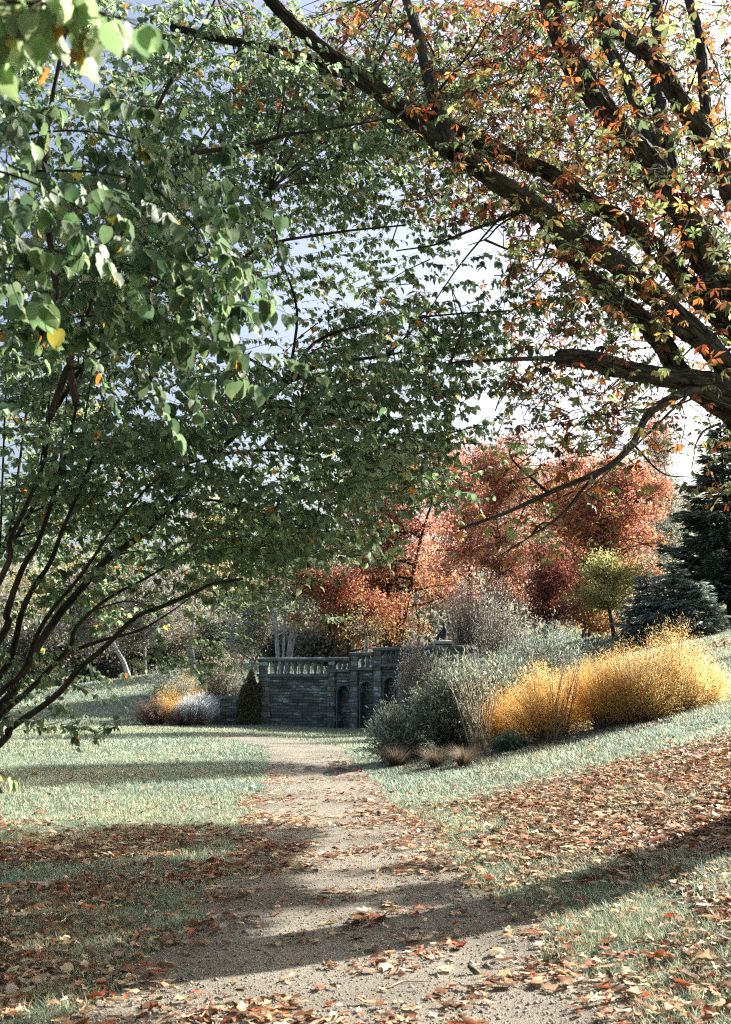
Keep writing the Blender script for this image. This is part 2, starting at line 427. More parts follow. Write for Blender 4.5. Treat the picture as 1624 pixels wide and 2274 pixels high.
def terrain(x, y):
    x = np.asarray(x, float); y = np.asarray(y, float)
    t = x - bank_edge(y)
    ramp = 0.55 * np.logaddexp(0, t / 0.55)
    ramp = np.where(ramp > 26, 26 + (ramp - 26) * 0.2, ramp)
    hr = 0.2 * ramp + 0.06 * np.clip(y - 22, 0, 60) * sstep(t / 9)
    hl = np.clip(0.14 * (x + 34), 0, 3.4) * sstep((y - 45) / 34) * sstep((-3.5 - x) / 3 + 1)
    yw = np.where(x < WALL_B[0], 48.4 - 0.13 * (x + 4.75), 48.0 - 0.65 * (x - WALL_B[0])) + 0.58
    ht = (2.15 + 0.012 * np.clip(y - 48, 0, 80)) * np.clip((y - yw) / 0.2, 0, 1) * np.clip((x + 4.7) / 0.25, 0, 1) * (1 - sstep((x - 6) / 6))
    h = np.maximum(np.maximum(hr, hl), ht)
    lump = 0.06 * (fbm(x * 0.6, y * 0.6) - 0.5) + 0.25 * (fbm(x * 0.07 + 5, y * 0.07) - 0.5) * sstep((y - 14) / 20)
    off = 1 - sstep((np.abs(x + 0.1) - 1) / 1.5)
    return h + lump * (1 - 0.7 * off * (y < 30))

def on_ground(px, py, lo=3.5, hi=150):
    D = np.linspace(lo, hi, 3000)
    p = at(px, py, D)
    d = p[:, 2] - terrain(p[:, 0], p[:, 1])
    i = np.argmax(d < 0)
    return p[i if d[i] < 0 else -1]

def axis_points(segs):
    out = []
    for a, b, st in segs: out.append(np.arange(a, b, st))
    out.append([segs[-1][1]]); return np.concatenate(out)
gx = axis_points([(-160, -40, 8), (-40, -12, 1.0), (-12, -5, .3), (-5, 6, .14), (6, 14, .35), (14, 45, 1.2), (45, 160, 8)])
gy = axis_points([(-12, 3, .6), (3, 18, .14), (18, 42, .35), (42, 50, .12), (50, 60, .5), (60, 120, 2), (120, 320, 10)])
X, Y = np.meshgrid(gx, gy, indexing='ij')
Z = terrain(X, Y)
b = MB()
i, j = np.meshgrid(np.arange(len(gx) - 1), np.arange(len(gy) - 1), indexing='ij')
n = len(gy)
b.add(np.stack([X, Y, Z], -1).reshape(-1, 3), np.stack([i*n+j, (i+1)*n+j, (i+1)*n+j+1, i*n+j+1], -1).reshape(-1, 4))
tag(b.build('ground', M_ground), kind='structure')

# path sheet
py_ = np.arange(-6, 39.5, 0.1)
cols = 19
t = np.linspace(0, 1, cols)
el = edge_left(py_) + 0.5 * (fbm(py_ * 0.9, 3 + 0 * py_) - 0.5) + 0.14 * (vnoise(py_ * 4, 9 + 0 * py_) - 0.5)
er = edge_right(py_) + 0.4 * (fbm(py_ * 0.9, 40 + 0 * py_) - 0.5) + 0.14 * (vnoise(py_ * 4, 55 + 0 * py_) - 0.5)
bend = -0.12 * np.clip(py_ - 30, 0, 20) ** 1.4
PX = el[:, None] * (1 - t) + er[:, None] * t + bend[:, None]
PY = np.broadcast_to(py_[:, None], PX.shape)
PZ = terrain(PX, PY) + 0.016 - 0.02 * np.abs(t - .5)[None] ** 3 * 4
b = MB()
i, j = np.meshgrid(np.arange(len(py_) - 1), np.arange(cols - 1), indexing='ij')
b.add(np.stack([PX, PY, PZ], -1).reshape(-1, 3), np.stack([i*cols+j, i*cols+j+1, (i+1)*cols+j+1, (i+1)*cols+j], -1).reshape(-1, 4))
tag(b.build('path', M_gravel), kind='structure')
def on_path(x, y, grow=0.0):
    bb = -0.12 * np.clip(y - 30, 0, 20) ** 1.4
    return (x > np.interp(y, py_, el) + bb - grow) & (x < np.interp(y, py_, er) + bb + grow) & (y < 39)

# puddles: thin wet sheets lying in the ruts
def wet_mat():
    m, nt, N, L = new_mat('puddle_water')
    out = N('ShaderNodeOutputMaterial'); p = N('ShaderNodeBsdfPrincipled')
    p.inputs['Base Color'].default_value = (0.06, 0.055, 0.05, 1); p.inputs['Roughness'].default_value = 0.12
    no = N('ShaderNodeTexNoise'); no.inputs['Scale'].default_value = 9
    bu = N('ShaderNodeBump'); bu.inputs['Strength'].default_value = 0.05; L(no.outputs[0], bu.inputs['Height']); L(bu.outputs[0], p.inputs['Normal'])
    L(p.outputs[0], out.inputs[0]); return m
M_wet = wet_mat()
for k, (px, pyy, rx, ry) in enumerate([(748, 1716, .24, .9), (752, 1697, .2, .8), (690, 1708, .12, .6)]):
    c = on_ground(px, pyy)
    a = np.linspace(0, 2 * math.pi, 40, endpoint=False)
    r = 1 + 0.5 * (vnoise(np.cos(a) * 2 + 9 * k + 20, np.sin(a) * 2 + 20) - .5) + .25 * (vnoise(np.cos(a) * 6 + 50, np.sin(a) * 6 + 20 + k) - .5)
    x = c[0] + rx * r * np.cos(a); y = c[1] + ry * r * np.sin(a)
    v = np.concatenate([np.stack([x, y, terrain(x, y) + .022], -1), [[c[0], c[1], float(terrain(c[0], c[1])) + .022]]])
    b = MB(); b.add(v, np.stack([np.arange(40), (np.arange(40) + 1) % 40, np.full(40, 40)], -1))
    tag(b.build('puddle_water', M_wet), kind='structure')

# ------------------------------------------------------------------ stone terrace wall with niches and balustrade
wall = thing('terrace_wall', (WALL_A[0], WALL_A[1], 0), 'dark weathered stone terrace wall with arched niches and a stepped balustrade', 'wall')
W0 = np.array([WALL_A[0], WALL_A[1], 0.0])

def wpart(name, mb, mat, ang=None, s_origin=None):
    """part modelled with x along the wall, y into the bank"""
    o = mb.build(name, mat, parent=wall, boxuv=True)
    if s_origin is not None:
        o.location = (s_origin[0] - W0[0], s_origin[1] - W0[1], 0)
    if ang is not None: o.rotation_euler[2] = ang
    return o

angL = math.atan2(WALL_B[1] - WALL_A[1], WALL_B[0] - WALL_A[0])
LL = float(np.linalg.norm(WALL_B - WALL_A))
b = MB(); b.box((0.5, 0.06, -.6), (LL, .6, 2.14)); wpart('wall_panel', b, M_stone, angL, WALL_A)
def pier_blocks(x0, x1, y0, y1, z0, z1, hh=0.24):
    b = MB(); z = z0
    while z < z1 - .05:
        h = min(hh * rng.uniform(.8, 1.25), z1 - z)
        d = rng.uniform(-.012, .012, 3)
        b.box((x0 + d[0], y0 + d[1], z), (x1 + d[2], y1, z + h - .006)); z += h
    return b
wpart('end_pier', pier_blocks(0, .52, 0, .62, -.6, 2.14), M_quoin, angL, WALL_A)
b = MB(); b.box((-.06, -.09, 2.14), (LL + .02, .62, 2.27)); wpart('ledge', b, M_coping, angL, WALL_A)
wpart('rail_post', pier_blocks(.02, .42, .02, .42, 2.27, 2.80, .18), M_quoin, angL, WALL_A)

def rail(x0, x1, z0, z1, y0, y1):
    """rounded coping stone"""
    b = MB()
    prof = []
    for a in np.linspace(-.5 * math.pi, 1.5 * math.pi, 15)[:-1]:
        cx, cz = math.cos(a), math.sin(a)
        prof.append(((y0 + y1) / 2 + (y1 - y0) / 2 * np.sign(cx) * abs(cx) ** .55, (z0 + z1) / 2 + (z1 - z0) / 2 * np.sign(cz) * abs(cz) ** .55))
    m = len(prof); xs = np.linspace(x0, x1, 9)
    v = [(x, p[0] + rng.normal(0, .004), p[1] + rng.normal(0, .004)) for x in xs for p in prof]
    q = [(i*m+j, i*m+(j+1) % m, (i+1)*m+(j+1) % m, (i+1)*m+j) for i in range(len(xs) - 1) for j in range(m)]
    b.add(v, [np.array(q), np.array([list(range(m))]), np.array([list(range((len(xs)-1)*m, len(xs)*m))[::-1]])])
    return b
wpart('rail', rail(-.04, LL + .05, 2.80, 2.97, -.04, .46), M_coping, angL, WALL_A)

def baluster(x, y, z0, z1, fat=1.0):
    prof = [(0, .085), (.08, .085), (.1, .06), (.22, .075), (.38, .098), (.52, .1), (.7, .08), (.84, .062), (.88, .085), (1, .085)]
    b = MB(); seg = 12
    a = np.linspace(0, 2 * math.pi, seg, endpoint=False)
    v = [(x + r * fat * math.cos(t), y + r * fat * math.sin(t), z0 + h * (z1 - z0)) for h, r in prof for t in a]
    m = len(prof)
    q = [(i*seg+j, i*seg+(j+1) % seg, (i+1)*seg+(j+1) % seg, (i+1)*seg+j) for i in range(m - 1) for j in range(seg)]
    b.add(v, np.array(q)); return b
for k in range(8):
    x = .75 + k * (LL - .95) / 7.3
    wpart('baluster', baluster(x, .21, 2.272, 2.798), M_coping, angL, WALL_A)

# bays: (s0, s1, arch apex, ledge height, rail top)
PITCHB = 1.2
bays = [(1.77, 2.46, 2.97), (1.93, 2.52, 3.17), (2.1, 2.66, 3.37), (2.12, 2.66, 3.37), (2.14, 2.66, 3.37), (2.16, 2.66, 3.37)]
def arch_panel(s0, s1, aw, apex, top, depth=.34, y0=.1):
    b = MB(); c = (s0 + s1) / 2; r = aw / 2; spring = apex - r * 1.15
    th = np.linspace(math.pi, 0, 13)
    arc = [(c - r, -.6)] + [(c + r * math.cos(t), spring + r * 1.15 * math.sin(t)) for t in th] + [(c + r, -.6)]
    outer = [(s0, -.6)] + [(s0 + (s1 - s0) * (i / 12), top) for i in range(13)] + [(s1, -.6)]
    outer[1] = (s0, top); n = len(arc)
    v = [(p[0], y0, p[1]) for p in arc] + [(p[0], y0, p[1]) for p in outer] + [(p[0], y0 + depth, p[1]) for p in arc]
    q = [(i, i + 1, n + i + 1, n + i) for i in range(n - 1)] + [(i + 1, i, 2*n + i, 2*n + i + 1) for i in range(n - 1)]
    b.add(v, np.array(q)[:, ::-1], smooth=False)
    return b, arc
for k, (apex, led, top) in enumerate(bays):
    s0 = k * PITCHB; s1 = s0 + PITCHB
    pw = .34
    wpart('pier', pier_blocks(s0 + .0, s0 + pw, -.02, .62, -.6, led - .12), M_quoin, WALL_ANG, WALL_B)
    pb, arc = arch_panel(s0 + pw + .004, s1 - .004, .70, apex, led - .12)
    wpart('arch_panel', pb, M_stone, WALL_ANG, WALL_B)
    b = MB(); b.box((s0 + pw, .445, -.6), (s1, .62, led - .13)); wpart('niche_back', b, M_stone, WALL_ANG, WALL_B)
    ring = np.array([(p[0], .085, p[1]) for p in arc[1:-1]]); 
    b = MB(); b.tube(np.concatenate([[[arc[0][0], .085, -.3]], ring, [[arc[-1][0], .085, -.3]]]), .035, 6); wpart('arch_moulding', b, M_coping, WALL_ANG, WALL_B)
    b = MB(); b.box((s0 - .02, -.1, led - .12), (s1 + (.02 if k == 5 else -.024), .64, led)); wpart('ledge', b, M_coping, WALL_ANG, WALL_B)
    wpart('rail_post', pier_blocks(s0, s0 + .34, .0, .44, led, top - .17, .2), M_quoin, WALL_ANG, WALL_B)
    wpart('rail', rail(s0 - .05, s1 - .055, top - .17, top, -.05, .48), M_coping, WALL_ANG, WALL_B)
    for q in range(3):
        wpart('baluster', baluster(s0 + .5 + q * .26, .22, led + .002, top - .172, 1.15), M_coping, WALL_ANG, WALL_B)
b = MB(); b.box((.02, .64, -.6), (.5, 7.0, 2.2)); wpart('return_wall', b, M_stone, angL, WALL_A)

low = thing('garden_wall', (-6.75, 48.2, 0), 'low dark stone wall with a coping beside the ivy clump', 'wall')
b = MB(); b.box((0, 0, -.5), (1.2, .4, 1.18)); o = b.build('wall_panel', M_stone, low, boxuv=True)
b = MB(); b.box((-.05, -.05, 1.18), (1.25, .45, 1.3)); o = b.build('coping', M_coping, low, boxuv=True)
b = pier_blocks(-.06, .36, -.06, .46, -.5, 1.175); b.build('end_pier', M_quoin, low, boxuv=True)

# pedestal and the small dark statue on it
pc = at(985, 1424, 43.5)
ped = thing('stone_pedestal', (pc[0], pc[1], pc[2] - .9), 'pale squared stone pedestal above the arched wall', 'pedestal')
b = pier_blocks(-.3, .3, -.28, .28, -.3, .76, .3); b.build('shaft', M_quoin, ped, boxuv=True)
b = rail(-.36, .36, .76, .93, -.34, .34); b.build('cap', M_pale, ped, boxuv=True)
st = bpy.data.meshes.new('statue')
J = [(0.06,0,.12),(.08,0,.32),(.07,0,.5),(.05,0,.6),(0.02,0,.70),   # pelvis, waist, chest, neck, head
     (.0,.09,.14),(-.2,.1,.2),(-.22,.09,.02),(-.29,.09,.0),
     (.0,-.09,.14),(-.19,-.1,.22),(-.2,-.09,.02),(-.27,-.09,.0),
     (.07,.14,.47),(-.03,.17,.33),(-.16,.11,.26),
     (.07,-.14,.47),(-.03,-.17,.33),(-.15,-.1,.27),(.13,0,.1)]
E = [(0,1),(1,2),(2,3),(3,4),(0,5),(5,6),(6,7),(7,8),(0,9),(9,10),(10,11),(11,12),(2,13),(13,14),(14,15),(2,16),(16,17),(17,18),(0,19)]
RAD = [.12,.1,.12,.05,.075,.09,.07,.05,.035,.09,.07,.05,.035,.06,.045,.035,.06,.045,.035,.11]
st.from_pydata(J, E, [])
so = bpy.data.objects.new('statue', st); COL.objects.link(so)
so.location = (pc[0] - .02, pc[1], pc[2] + .03)
st.materials.append(M_bronze)
so.modifiers.new('skin', 'SKIN')
for vtx, r in zip(st.skin_vertices[0].data, RAD): vtx.radius = (r, r)
st.skin_vertices[0].data[0].use_root = True
ss = so.modifiers.new('sub', 'SUBSURF'); ss.levels = 2; ss.render_levels = 2
tag(so, 'small dark seated figure statue on the pale pedestal', 'statue')

# ------------------------------------------------------------------ generators for vegetation
def grow_limbs(base, targets, r0, r1, bow=0.25, n=7, wob=0.12):
    """curved limb from base to each target, rising first"""
    out = []
    for t in targets:
        d = t - base; L = np.linalg.norm(d)
        s = np.linspace(0, 1, n)[:, None]
        mid = base + d * np.array([.32, .32, .55]) + rng.normal(0, wob, 3) * L * .25
        p = (1 - s) ** 2 * base + 2 * s * (1 - s) * mid + s ** 2 * t
        p[1:-1] += rng.normal(0, .012 * L, (n - 2, 3))
        out.append(p)
    return out

def rand_in_ell(n, c, r, shell=0.0):
    d = unit(rng.standard_normal((n, 3)))
    rad = rng.uniform(shell ** 3, 1, n) ** (1 / 3)
    return np.asarray(c) + d * rad[:, None] * np.asarray(r)

def leafy_tree(name, label, cat, base, crowns, cols, weights, nleaf, lsize, trunk_r=.18, nstem=1, group=None, lean=None,
               bark=None, nlimb=26, ntw=10, spread=.27, grad=None, template=T_LEAFLET, wid=.6, droop=0.2, tmat=None, shell=.25, crown_name='crown', trunk_name='trunk', stemgap=.25, tw_scale=None):
    """base (x,y); crowns: list of (centre xyz, radii xyz, weight) in world space"""
    bx, by = base; bz = float(terrain(bx, by))
    root = thing(name, (bx, by, bz), label, cat, group)
    B0 = np.array([bx, by, bz])
    cw = np.array([c[2] for c in crowns], float); cw /= cw.sum()
    tips = []
    tb = MB()
    allc = np.array([c[0] for c in crowns]); ctr = (allc * cw[:, None]).sum(0)
    ztop = max(c[0][2] + c[1][2] for c in crowns); 
    forks = []
    for k in range(nstem):
        top = np.array([ctr[0], ctr[1], ztop - .25 * (ztop - bz)]) + rng.normal(0, 1, 3) * np.array([1, 1, .3]) * (stemgap * 4 if nstem > 1 else .3)
        st0 = B0 + (np.array([rng.uniform(-1, 1), rng.uniform(-1, 1), 0]) * stemgap if nstem > 1 else 0) - np.array([0, 0, .3])
        p = smooth_path([st0, st0 * .65 + top * .35 + rng.normal(0, .2, 3), st0 * .3 + top * .7 + rng.normal(0, .25, 3), top], 5)
        tb.tube(p, np.linspace(trunk_r * (1 if nstem == 1 else .62), trunk_r * .15, len(p)), 8, rough=.15)
        forks.append(p)
    lb = MB()
    cen = []
    for k in range(nlimb):
        ci = rng.choice(len(crowns), p=cw)
        tgt = rand_in_ell(1, crowns[ci][0], crowns[ci][1], .55)[0]
        st = forks[rng.integers(len(forks))]
        zz = st[:, 2]
        d = np.linalg.norm(st - tgt, axis=1) + np.maximum(0, zz - (tgt[2] - .3)) * 6
        lo = int(np.argmin(d + 0.5 * rng.random(len(st))))
        lo = min(max(lo, 2), len(st) - 1)
        (p,) = grow_limbs(st[lo], [tgt], 0, 0, n=6)
        r = trunk_r * .44 * (1 - .6 * lo / len(st))
        tb.tube(p, np.linspace(r, .012, len(p)), 5)
        cen.append(p[2:])
        for q in range(ntw):
            s = p[rng.integers(2, len(p))]
            L = np.linalg.norm(np.array(crowns[ci][1])) * .22
            e = s + unit(rng.standard_normal(3) * np.array([1, 1, .6]) + np.array([0, 0, .25])) * L * rng.uniform(.5, 1.3)
            tw = np.stack([s, (s + e) / 2 + rng.normal(0, .06 * L, 3), e])
            k_ = max(1.0, .00022 * by / .012) if tw_scale is None else tw_scale
            tb.tube(tw, [.014 * k_, .010 * k_, .006 * k_], 4, cap=False)
            cen.append(np.stack([tw[1], tw[2], (tw[1] + tw[2]) / 2]))
    cen = np.concatenate(cen)
    if nleaf:
        pos = cen[rng.integers(len(cen), size=nleaf)] + rng.normal(0, spread, (nleaf, 3)) * np.array([1, 1, .75])
        ok = pos[:, 2] > terrain(pos[:, 0], pos[:, 1]) + .1
        pos = pos[ok]; m = len(pos)
        col = palette(m, cols, weights)
        if grad is not None:
            g = np.clip((pos[:, 2] - grad[0]) / (grad[1] - grad[0]) + rng.normal(0, .22, m), 0, 1)
            low = palette(m, grad[2], grad[3]); col = np.where((rng.random(m) < g)[:, None], col, low)
        tip = unit(rng.standard_normal((m, 3)) - np.array([0, 0, droop]))
        nrm = unit(rng.standard_normal((m, 3)) + np.array([0, 0, .8]))
        sz = lsize * rng.uniform(.6, 1.35, m)
        lb.stamp(*template, pos, tip, nrm, sz, sz * wid, col)
        lb.build(crown_name, tmat or M_backleaf, root, origin=B0)
    tb.build(trunk_name, bark or M_bark, root, origin=B0)
    return root

def px_crown(px, py, rx, ry, D, w=1.0, deep=1.0):
    """ellipsoid seen at that place of the picture, in metres"""
    c = at(px, py, D); k = D / FPX
    return (c, (rx * k, max(rx, ry) * k * deep, ry * k), w)

RED = [lin('b87868'), lin('c89282'), lin('a06456'), lin('bd8c60'), lin('d0a692')]
ORG = [lin('b27c4e'), lin('c49c62'), lin('9c5c46'), lin('8a8454'), lin('ccb07a')]
DRED = [lin('8a4e48'), lin('704440'), lin('a0624c'), lin('b07c58')]
YGR = [lin('a8a86c'), lin('c4bc80'), lin('909c6c'), lin('c0a060')]

# ---- autumn maples behind the terrace
G_M = 'autumn trees behind the terrace'
leafy_tree('maple_tree', 'tall rosy pink maple with several stems right behind the balustrade', 'tree', at(865, 1440, 64)[:2],
           [px_crown(950, 1070, 105, 110, 64, 1.6), px_crown(850, 1110, 80, 110, 63, 1.2), px_crown(880, 1230, 140, 110, 63, 1.4), px_crown(760, 1200, 60, 120, 64, .7), px_crown(1000, 1230, 70, 130, 65, .8)],
           RED, [3, 3, 1.2, 1.4, 2], 28000, .18, .3, 5, G_M, nlimb=60, grad=(at(865, 1340, 64)[2], at(865, 1190, 64)[2], ORG, [3, 2, 3, 1, 1]), shell=.2, bark=M_stem)
leafy_tree('maple_tree', 'low spreading orange red maple beside the white birch stems', 'tree', at(770, 1450, 60)[:2],
           [px_crown(675, 1325, 75, 85, 59, 1.3), px_crown(790, 1350, 95, 75, 59, 1.1), px_crown(870, 1370, 80, 55, 59, .7)],
           [lin('a65c52'), lin('b2744e'), lin('8e4e48'), lin('b8945c'), lin('86805a')], [3, 2.4, 2, 1.3, 1], 17000, .15, .2, 3, G_M, nlimb=40,
           grad=(at(770, 1430, 60)[2], at(770, 1330, 60)[2], ORG, [3, 2.5, 2, 2, 1]))
leafy_tree('maple_tree', 'dark crimson brown maple standing behind the rosy one', 'tree', at(1115, 1430, 70)[:2],
           [px_crown(1120, 1040, 75, 85, 70, 1.2), px_crown(1100, 1150, 85, 90, 70, 1), px_crown(1130, 1270, 90, 90, 69, .9)],
           [lin('a66e62'), lin('926058'), lin('b88868'), lin('988a66'), lin('c8a486')], [3, 2, 2.4, 1.8, 1], 24000, .17, .24, 1, G_M, nlimb=44)
leafy_tree('maple_tree', 'broad red and orange maple in front of the dark conifer', 'tree', at(1300, 1420, 60)[:2],
           [px_crown(1370, 1100, 105, 90, 62, 1.3), px_crown(1270, 1150, 100, 90, 60, 1), px_crown(1400, 1220, 85, 100, 60, 1.1), px_crown(1300, 1290, 105, 80, 58, .9), px_crown(1350, 1370, 45, 35, 57, .3)],
           [lin('ac6e64'), lin('9a5e54'), lin('bd8a5c'), lin('cca86e'), lin('ba8c82')], [2.6, 2, 2.6, 1.8, 1.4], 34000, .17, .3, 2, G_M, nlimb=58,
           grad=(at(1300, 1320, 60)[2], at(1300, 1200, 60)[2], ORG, [3, 2.5, 2, 1.5, 1.4]))
leafy_tree('maple_tree', 'small deep purple red tree under the broad orange crown', 'tree', at(1205, 1400, 52)[:2],
           [px_crown(1210, 1260, 65, 75, 52, 1), px_crown(1240, 1320, 70, 55, 52, .8)],
           DRED, [3, 2, 2, 1], 9000, .13, .14, 1, G_M, nlimb=26)
leafy_tree('maple_tree', 'yellow green bushy tree low beside the orange maple', 'tree', at(1365, 1380, 55)[:2],
           [px_crown(1370, 1285, 68, 62, 55, 1), px_crown(1320, 1330, 60, 40, 54, .5)], YGR, [2, 2, 3, 1], 9000, .13, .12, 1, G_M, nlimb=26)
leafy_tree('maple_tree', 'dusty pink maple far behind, filling the gap above the crimson one', 'tree', at(1040, 1430, 84)[:2],
           [px_crown(1050, 1090, 120, 110, 84, 1), px_crown(1000, 1240, 130, 110, 84, 1)], RED, [2, 3, 1, 2, 3], 22000, .24, .34, 1, G_M, nlimb=44, spread=.5)
leafy_tree('maple_tree', 'rust coloured maple far behind the broad orange crown', 'tree', at(1290, 1420, 86)[:2],
           [px_crown(1260, 1080, 110, 100, 86, 1), px_crown(1330, 1200, 130, 120, 86, 1)], [lin('aa6e62'), lin('b88a60'), lin('9a6054'), lin('c4a26c'), lin('b48e84')], [2, 2, 2, 1, 1], 24000, .24, .34, 1, G_M, nlimb=44, spread=.5)
leafy_tree('maple_tree', 'narrow pink crown rising beside the dark conifer top', 'tree', at(1462, 1400, 78)[:2],
           [px_crown(1462, 960, 28, 60, 78, 1), px_crown(1455, 1080, 45, 90, 78, 1)], RED, [3, 2, 1, 1, 1], 7000, .17, .2, 1, G_M, nlimb=22)
leafy_tree('bare_tree', 'slender thin grey green tree between the pink crown and conifer', 'tree', at(1495, 1390, 70)[:2],
           [px_crown(1490, 1020, 40, 110, 70, 1), px_crown(1480, 1200, 55, 110, 70, 1)], [lin('8c9484'), lin('a3a795'), lin('6c7466')], [1, 1, 1], 6500, .14, .14, 1, nlimb=40, bark=M_twig)

# ---- conifers
def conifer(label, base, height, width, n_lev, cols, group=None, dens=70, nl=.32, z0=.6):
    bx, by = base; bz = float(terrain(bx, by)); B0 = np.array([bx, by, bz])
    root = thing('conifer_tree', B0, label, 'conifer', group)
    tb = MB(); tb.tube([B0 - (0, 0, .3), B0 + (0, 0, height * .5), B0 + (0, 0, height)], [.02 * height, .012 * height, .02], 8)
    nb = MB()
    for lv in range(n_lev):
        f = lv / n_lev
        z = z0 + (height - z0) * f
        L = width * (1 - f ** 1.25) * rng.uniform(.85, 1.1) + .25
        for k in range(max(6, int(12 * (1 - f)) + 4)):
            a = rng.uniform(0, 2 * math.pi); LL = L * rng.uniform(.5, 1.2)
            s = np.linspace(0, 1, 5)[:, None]
            d = np.array([math.cos(a), math.sin(a), 0])
            p = B0 + np.array([0, 0, z + rng.normal(0, .12)]) + s * LL * d + np.array([0, 0, 1]) * (-.1 * LL * s + .14 * LL * (s ** 3)) 
            tb.tube(p, np.linspace(.035, .008, 5), 4, cap=False)
            m = int(dens * LL / width * 1.0) + 14
            t = rng.uniform(.12, 1.03, m) ** .7
            side = np.cross(d, (0, 0, 1))
            w = .26 * LL * (1.05 - t) + .12
            off = rng.uniform(-1, 1, m)
            pos = np.stack([np.interp(t, s[:, 0], p[:, q]) for q in range(3)], -1) + side * (off * w)[:, None] - np.array([0, 0, 1]) * (np.abs(off) * .16 * w + .05 * rng.random(m))[:, None]
            tip = unit(d + side * off[:, None] * .9 + rng.normal(0, .22, (m, 3)) - np.array([0, 0, .12]))
            nb.stamp(*T_DIA, pos, tip, unit(np.array([0, 0, 1.]) + rng.normal(0, .35, (m, 3))), nl * rng.uniform(.6, 1.3, m), nl * .3 * rng.uniform(.7, 1.2, m), palette(m, cols, np.ones(len(cols)), .25))
    tb.build('trunk', M_bark, root, origin=B0)
    nb.build('crown', M_needle, root, origin=B0)
    return root
DCON = [lin('626c5c'), lin('747e6a'), lin('525c50'), lin('8a927e')]
GCON = [lin('98a294'), lin('b0b8a8'), lin('7c887c'), lin('8a9486')]
cb = at(1625, 1400, 50); hz = at(1600, 940, 50)[2]
conifer('very large dark green conifer with flat layered branches at the lawn edge', cb[:2], hz - float(terrain(cb[0], cb[1])), 2.9, 34, DCON, None, 75, .42, .9)
c2 = at(1700, 1400, 58); conifer('dark conifer partly hidden behind the very large one', c2[:2], 11.5, 4.0, 26, DCON, None, 60, .45, .8)
for (px, D, top, w, lab) in [(1440, 47, 1275, 1.2, 'small silvery green conifer under the red maple edge'), (1500, 46, 1245, 1.35, 'pale silvery conifer with loose boughs in front of dark conifer'),
                             (1550, 45.5, 1288, 1.15, 'lowest silvery conifer at the foot of the dark conifer')]:
    c = at(px, 1390, D); conifer(lab, c[:2], at(px, top, D)[2] - float(terrain(c[0], c[1])), w, 15, GCON, 'silvery conifers along the wood edge', 30, .26, .2)

# ---- birches left of the terrace
def birch(label, px, D, stems, group='white birches by the terrace', crown=None):
    """stems: list of display polylines (base first)"""
    c = at(px, 1450, D); bz = float(terrain(c[0], c[1])); B0 = np.array([c[0], c[1], bz])
    root = thing('birch_tree', B0, label, 'tree', group)
    tips = []
    for pl, r in stems:
        pts = np.array([at(x, y, D + dd) for x, y, dd in pl]); pts[0, 2] = bz - .2
        p = smooth_path(pts, 4); r *= 1.35; b = MB(); b.tube(p, np.linspace(r, r * .35, len(p)), 7, rough=.1); b.build('trunk', M_birch, root, origin=B0)
        tips.append(p[len(p) // 2:])
    tips = np.concatenate(tips)
    tb = MB(); lb = MB(); 
    for k in range(60):
        s = tips[rng.integers(len(tips))]; e = s + unit(rng.standard_normal(3) * (1, 1, .4) + (0, 0, .5)) * rng.uniform(.5, 1.6)
        tb.tube(np.stack([s, (s + e) / 2 + rng.normal(0, .05, 3), e]), [.02, .012, .005], 4, cap=False)
        m = crown[0] if crown else 12
        pos = e + rng.normal(0, .35, (m, 3))
        lb.stamp(*T_LEAFLET, pos, unit(rng.standard_normal((m, 3)) - (0, 0, .5)), unit(rng.standard_normal((m, 3))), .11 * rng.uniform(.6, 1.3, m), .07, palette(m, (crown[1] if crown else [lin('a89a70'), lin('c2a46a'), lin('8a8468')]), (1, 1, 1)))
    tb.build('branch', M_twig, root, origin=B0)
    lb.build('crown', M_backleaf, root, origin=B0)
birch('leaning white birch cluster close to the balustrade end', 625, 58, [([(622, 1450, 0), (612, 1380, 0), (603, 1320, .3), (600, 1255, .5)], .1), ([(628, 1450, .2), (632, 1390, .3), (637, 1330, .4), (640, 1270, .6)], .07),
       ([(634, 1452, .4), (648, 1405, .4), (662, 1365, .3), (680, 1320, .2)], .11), ([(640, 1452, .5), (655, 1410, .7), (668, 1380, .8), (690, 1350, 1)], .06)])
birch('single slim white birch trunk standing in deep shade', 430, 74, [([(430, 1495, 0), (428, 1455, 0), (424, 1430, 0), (430, 1380, 0), (438, 1310, .3)], .13), ([(427, 1450, 0), (416, 1436, 0), (405, 1420, .2)], .05)])
birch('slanting pale birch trunk left of the slim upright one', 285, 78, [([(290, 1500, 0), (275, 1470, 0), (258, 1440, 0), (240, 1390, .5), (232, 1300, 1)], .15)])
birch('thin grey birch stem behind the pale feathery tree', 560, 70, [([(560, 1470, 0), (562, 1400, 0), (556, 1320, 0), (552, 1250, .4)], .08)])
birch('short pale birch stem rising behind the stepped coping', 815, 55, [([(815, 1445, 0), (815, 1425, 0), (814, 1410, .1), (812, 1396, .2)], .09)])

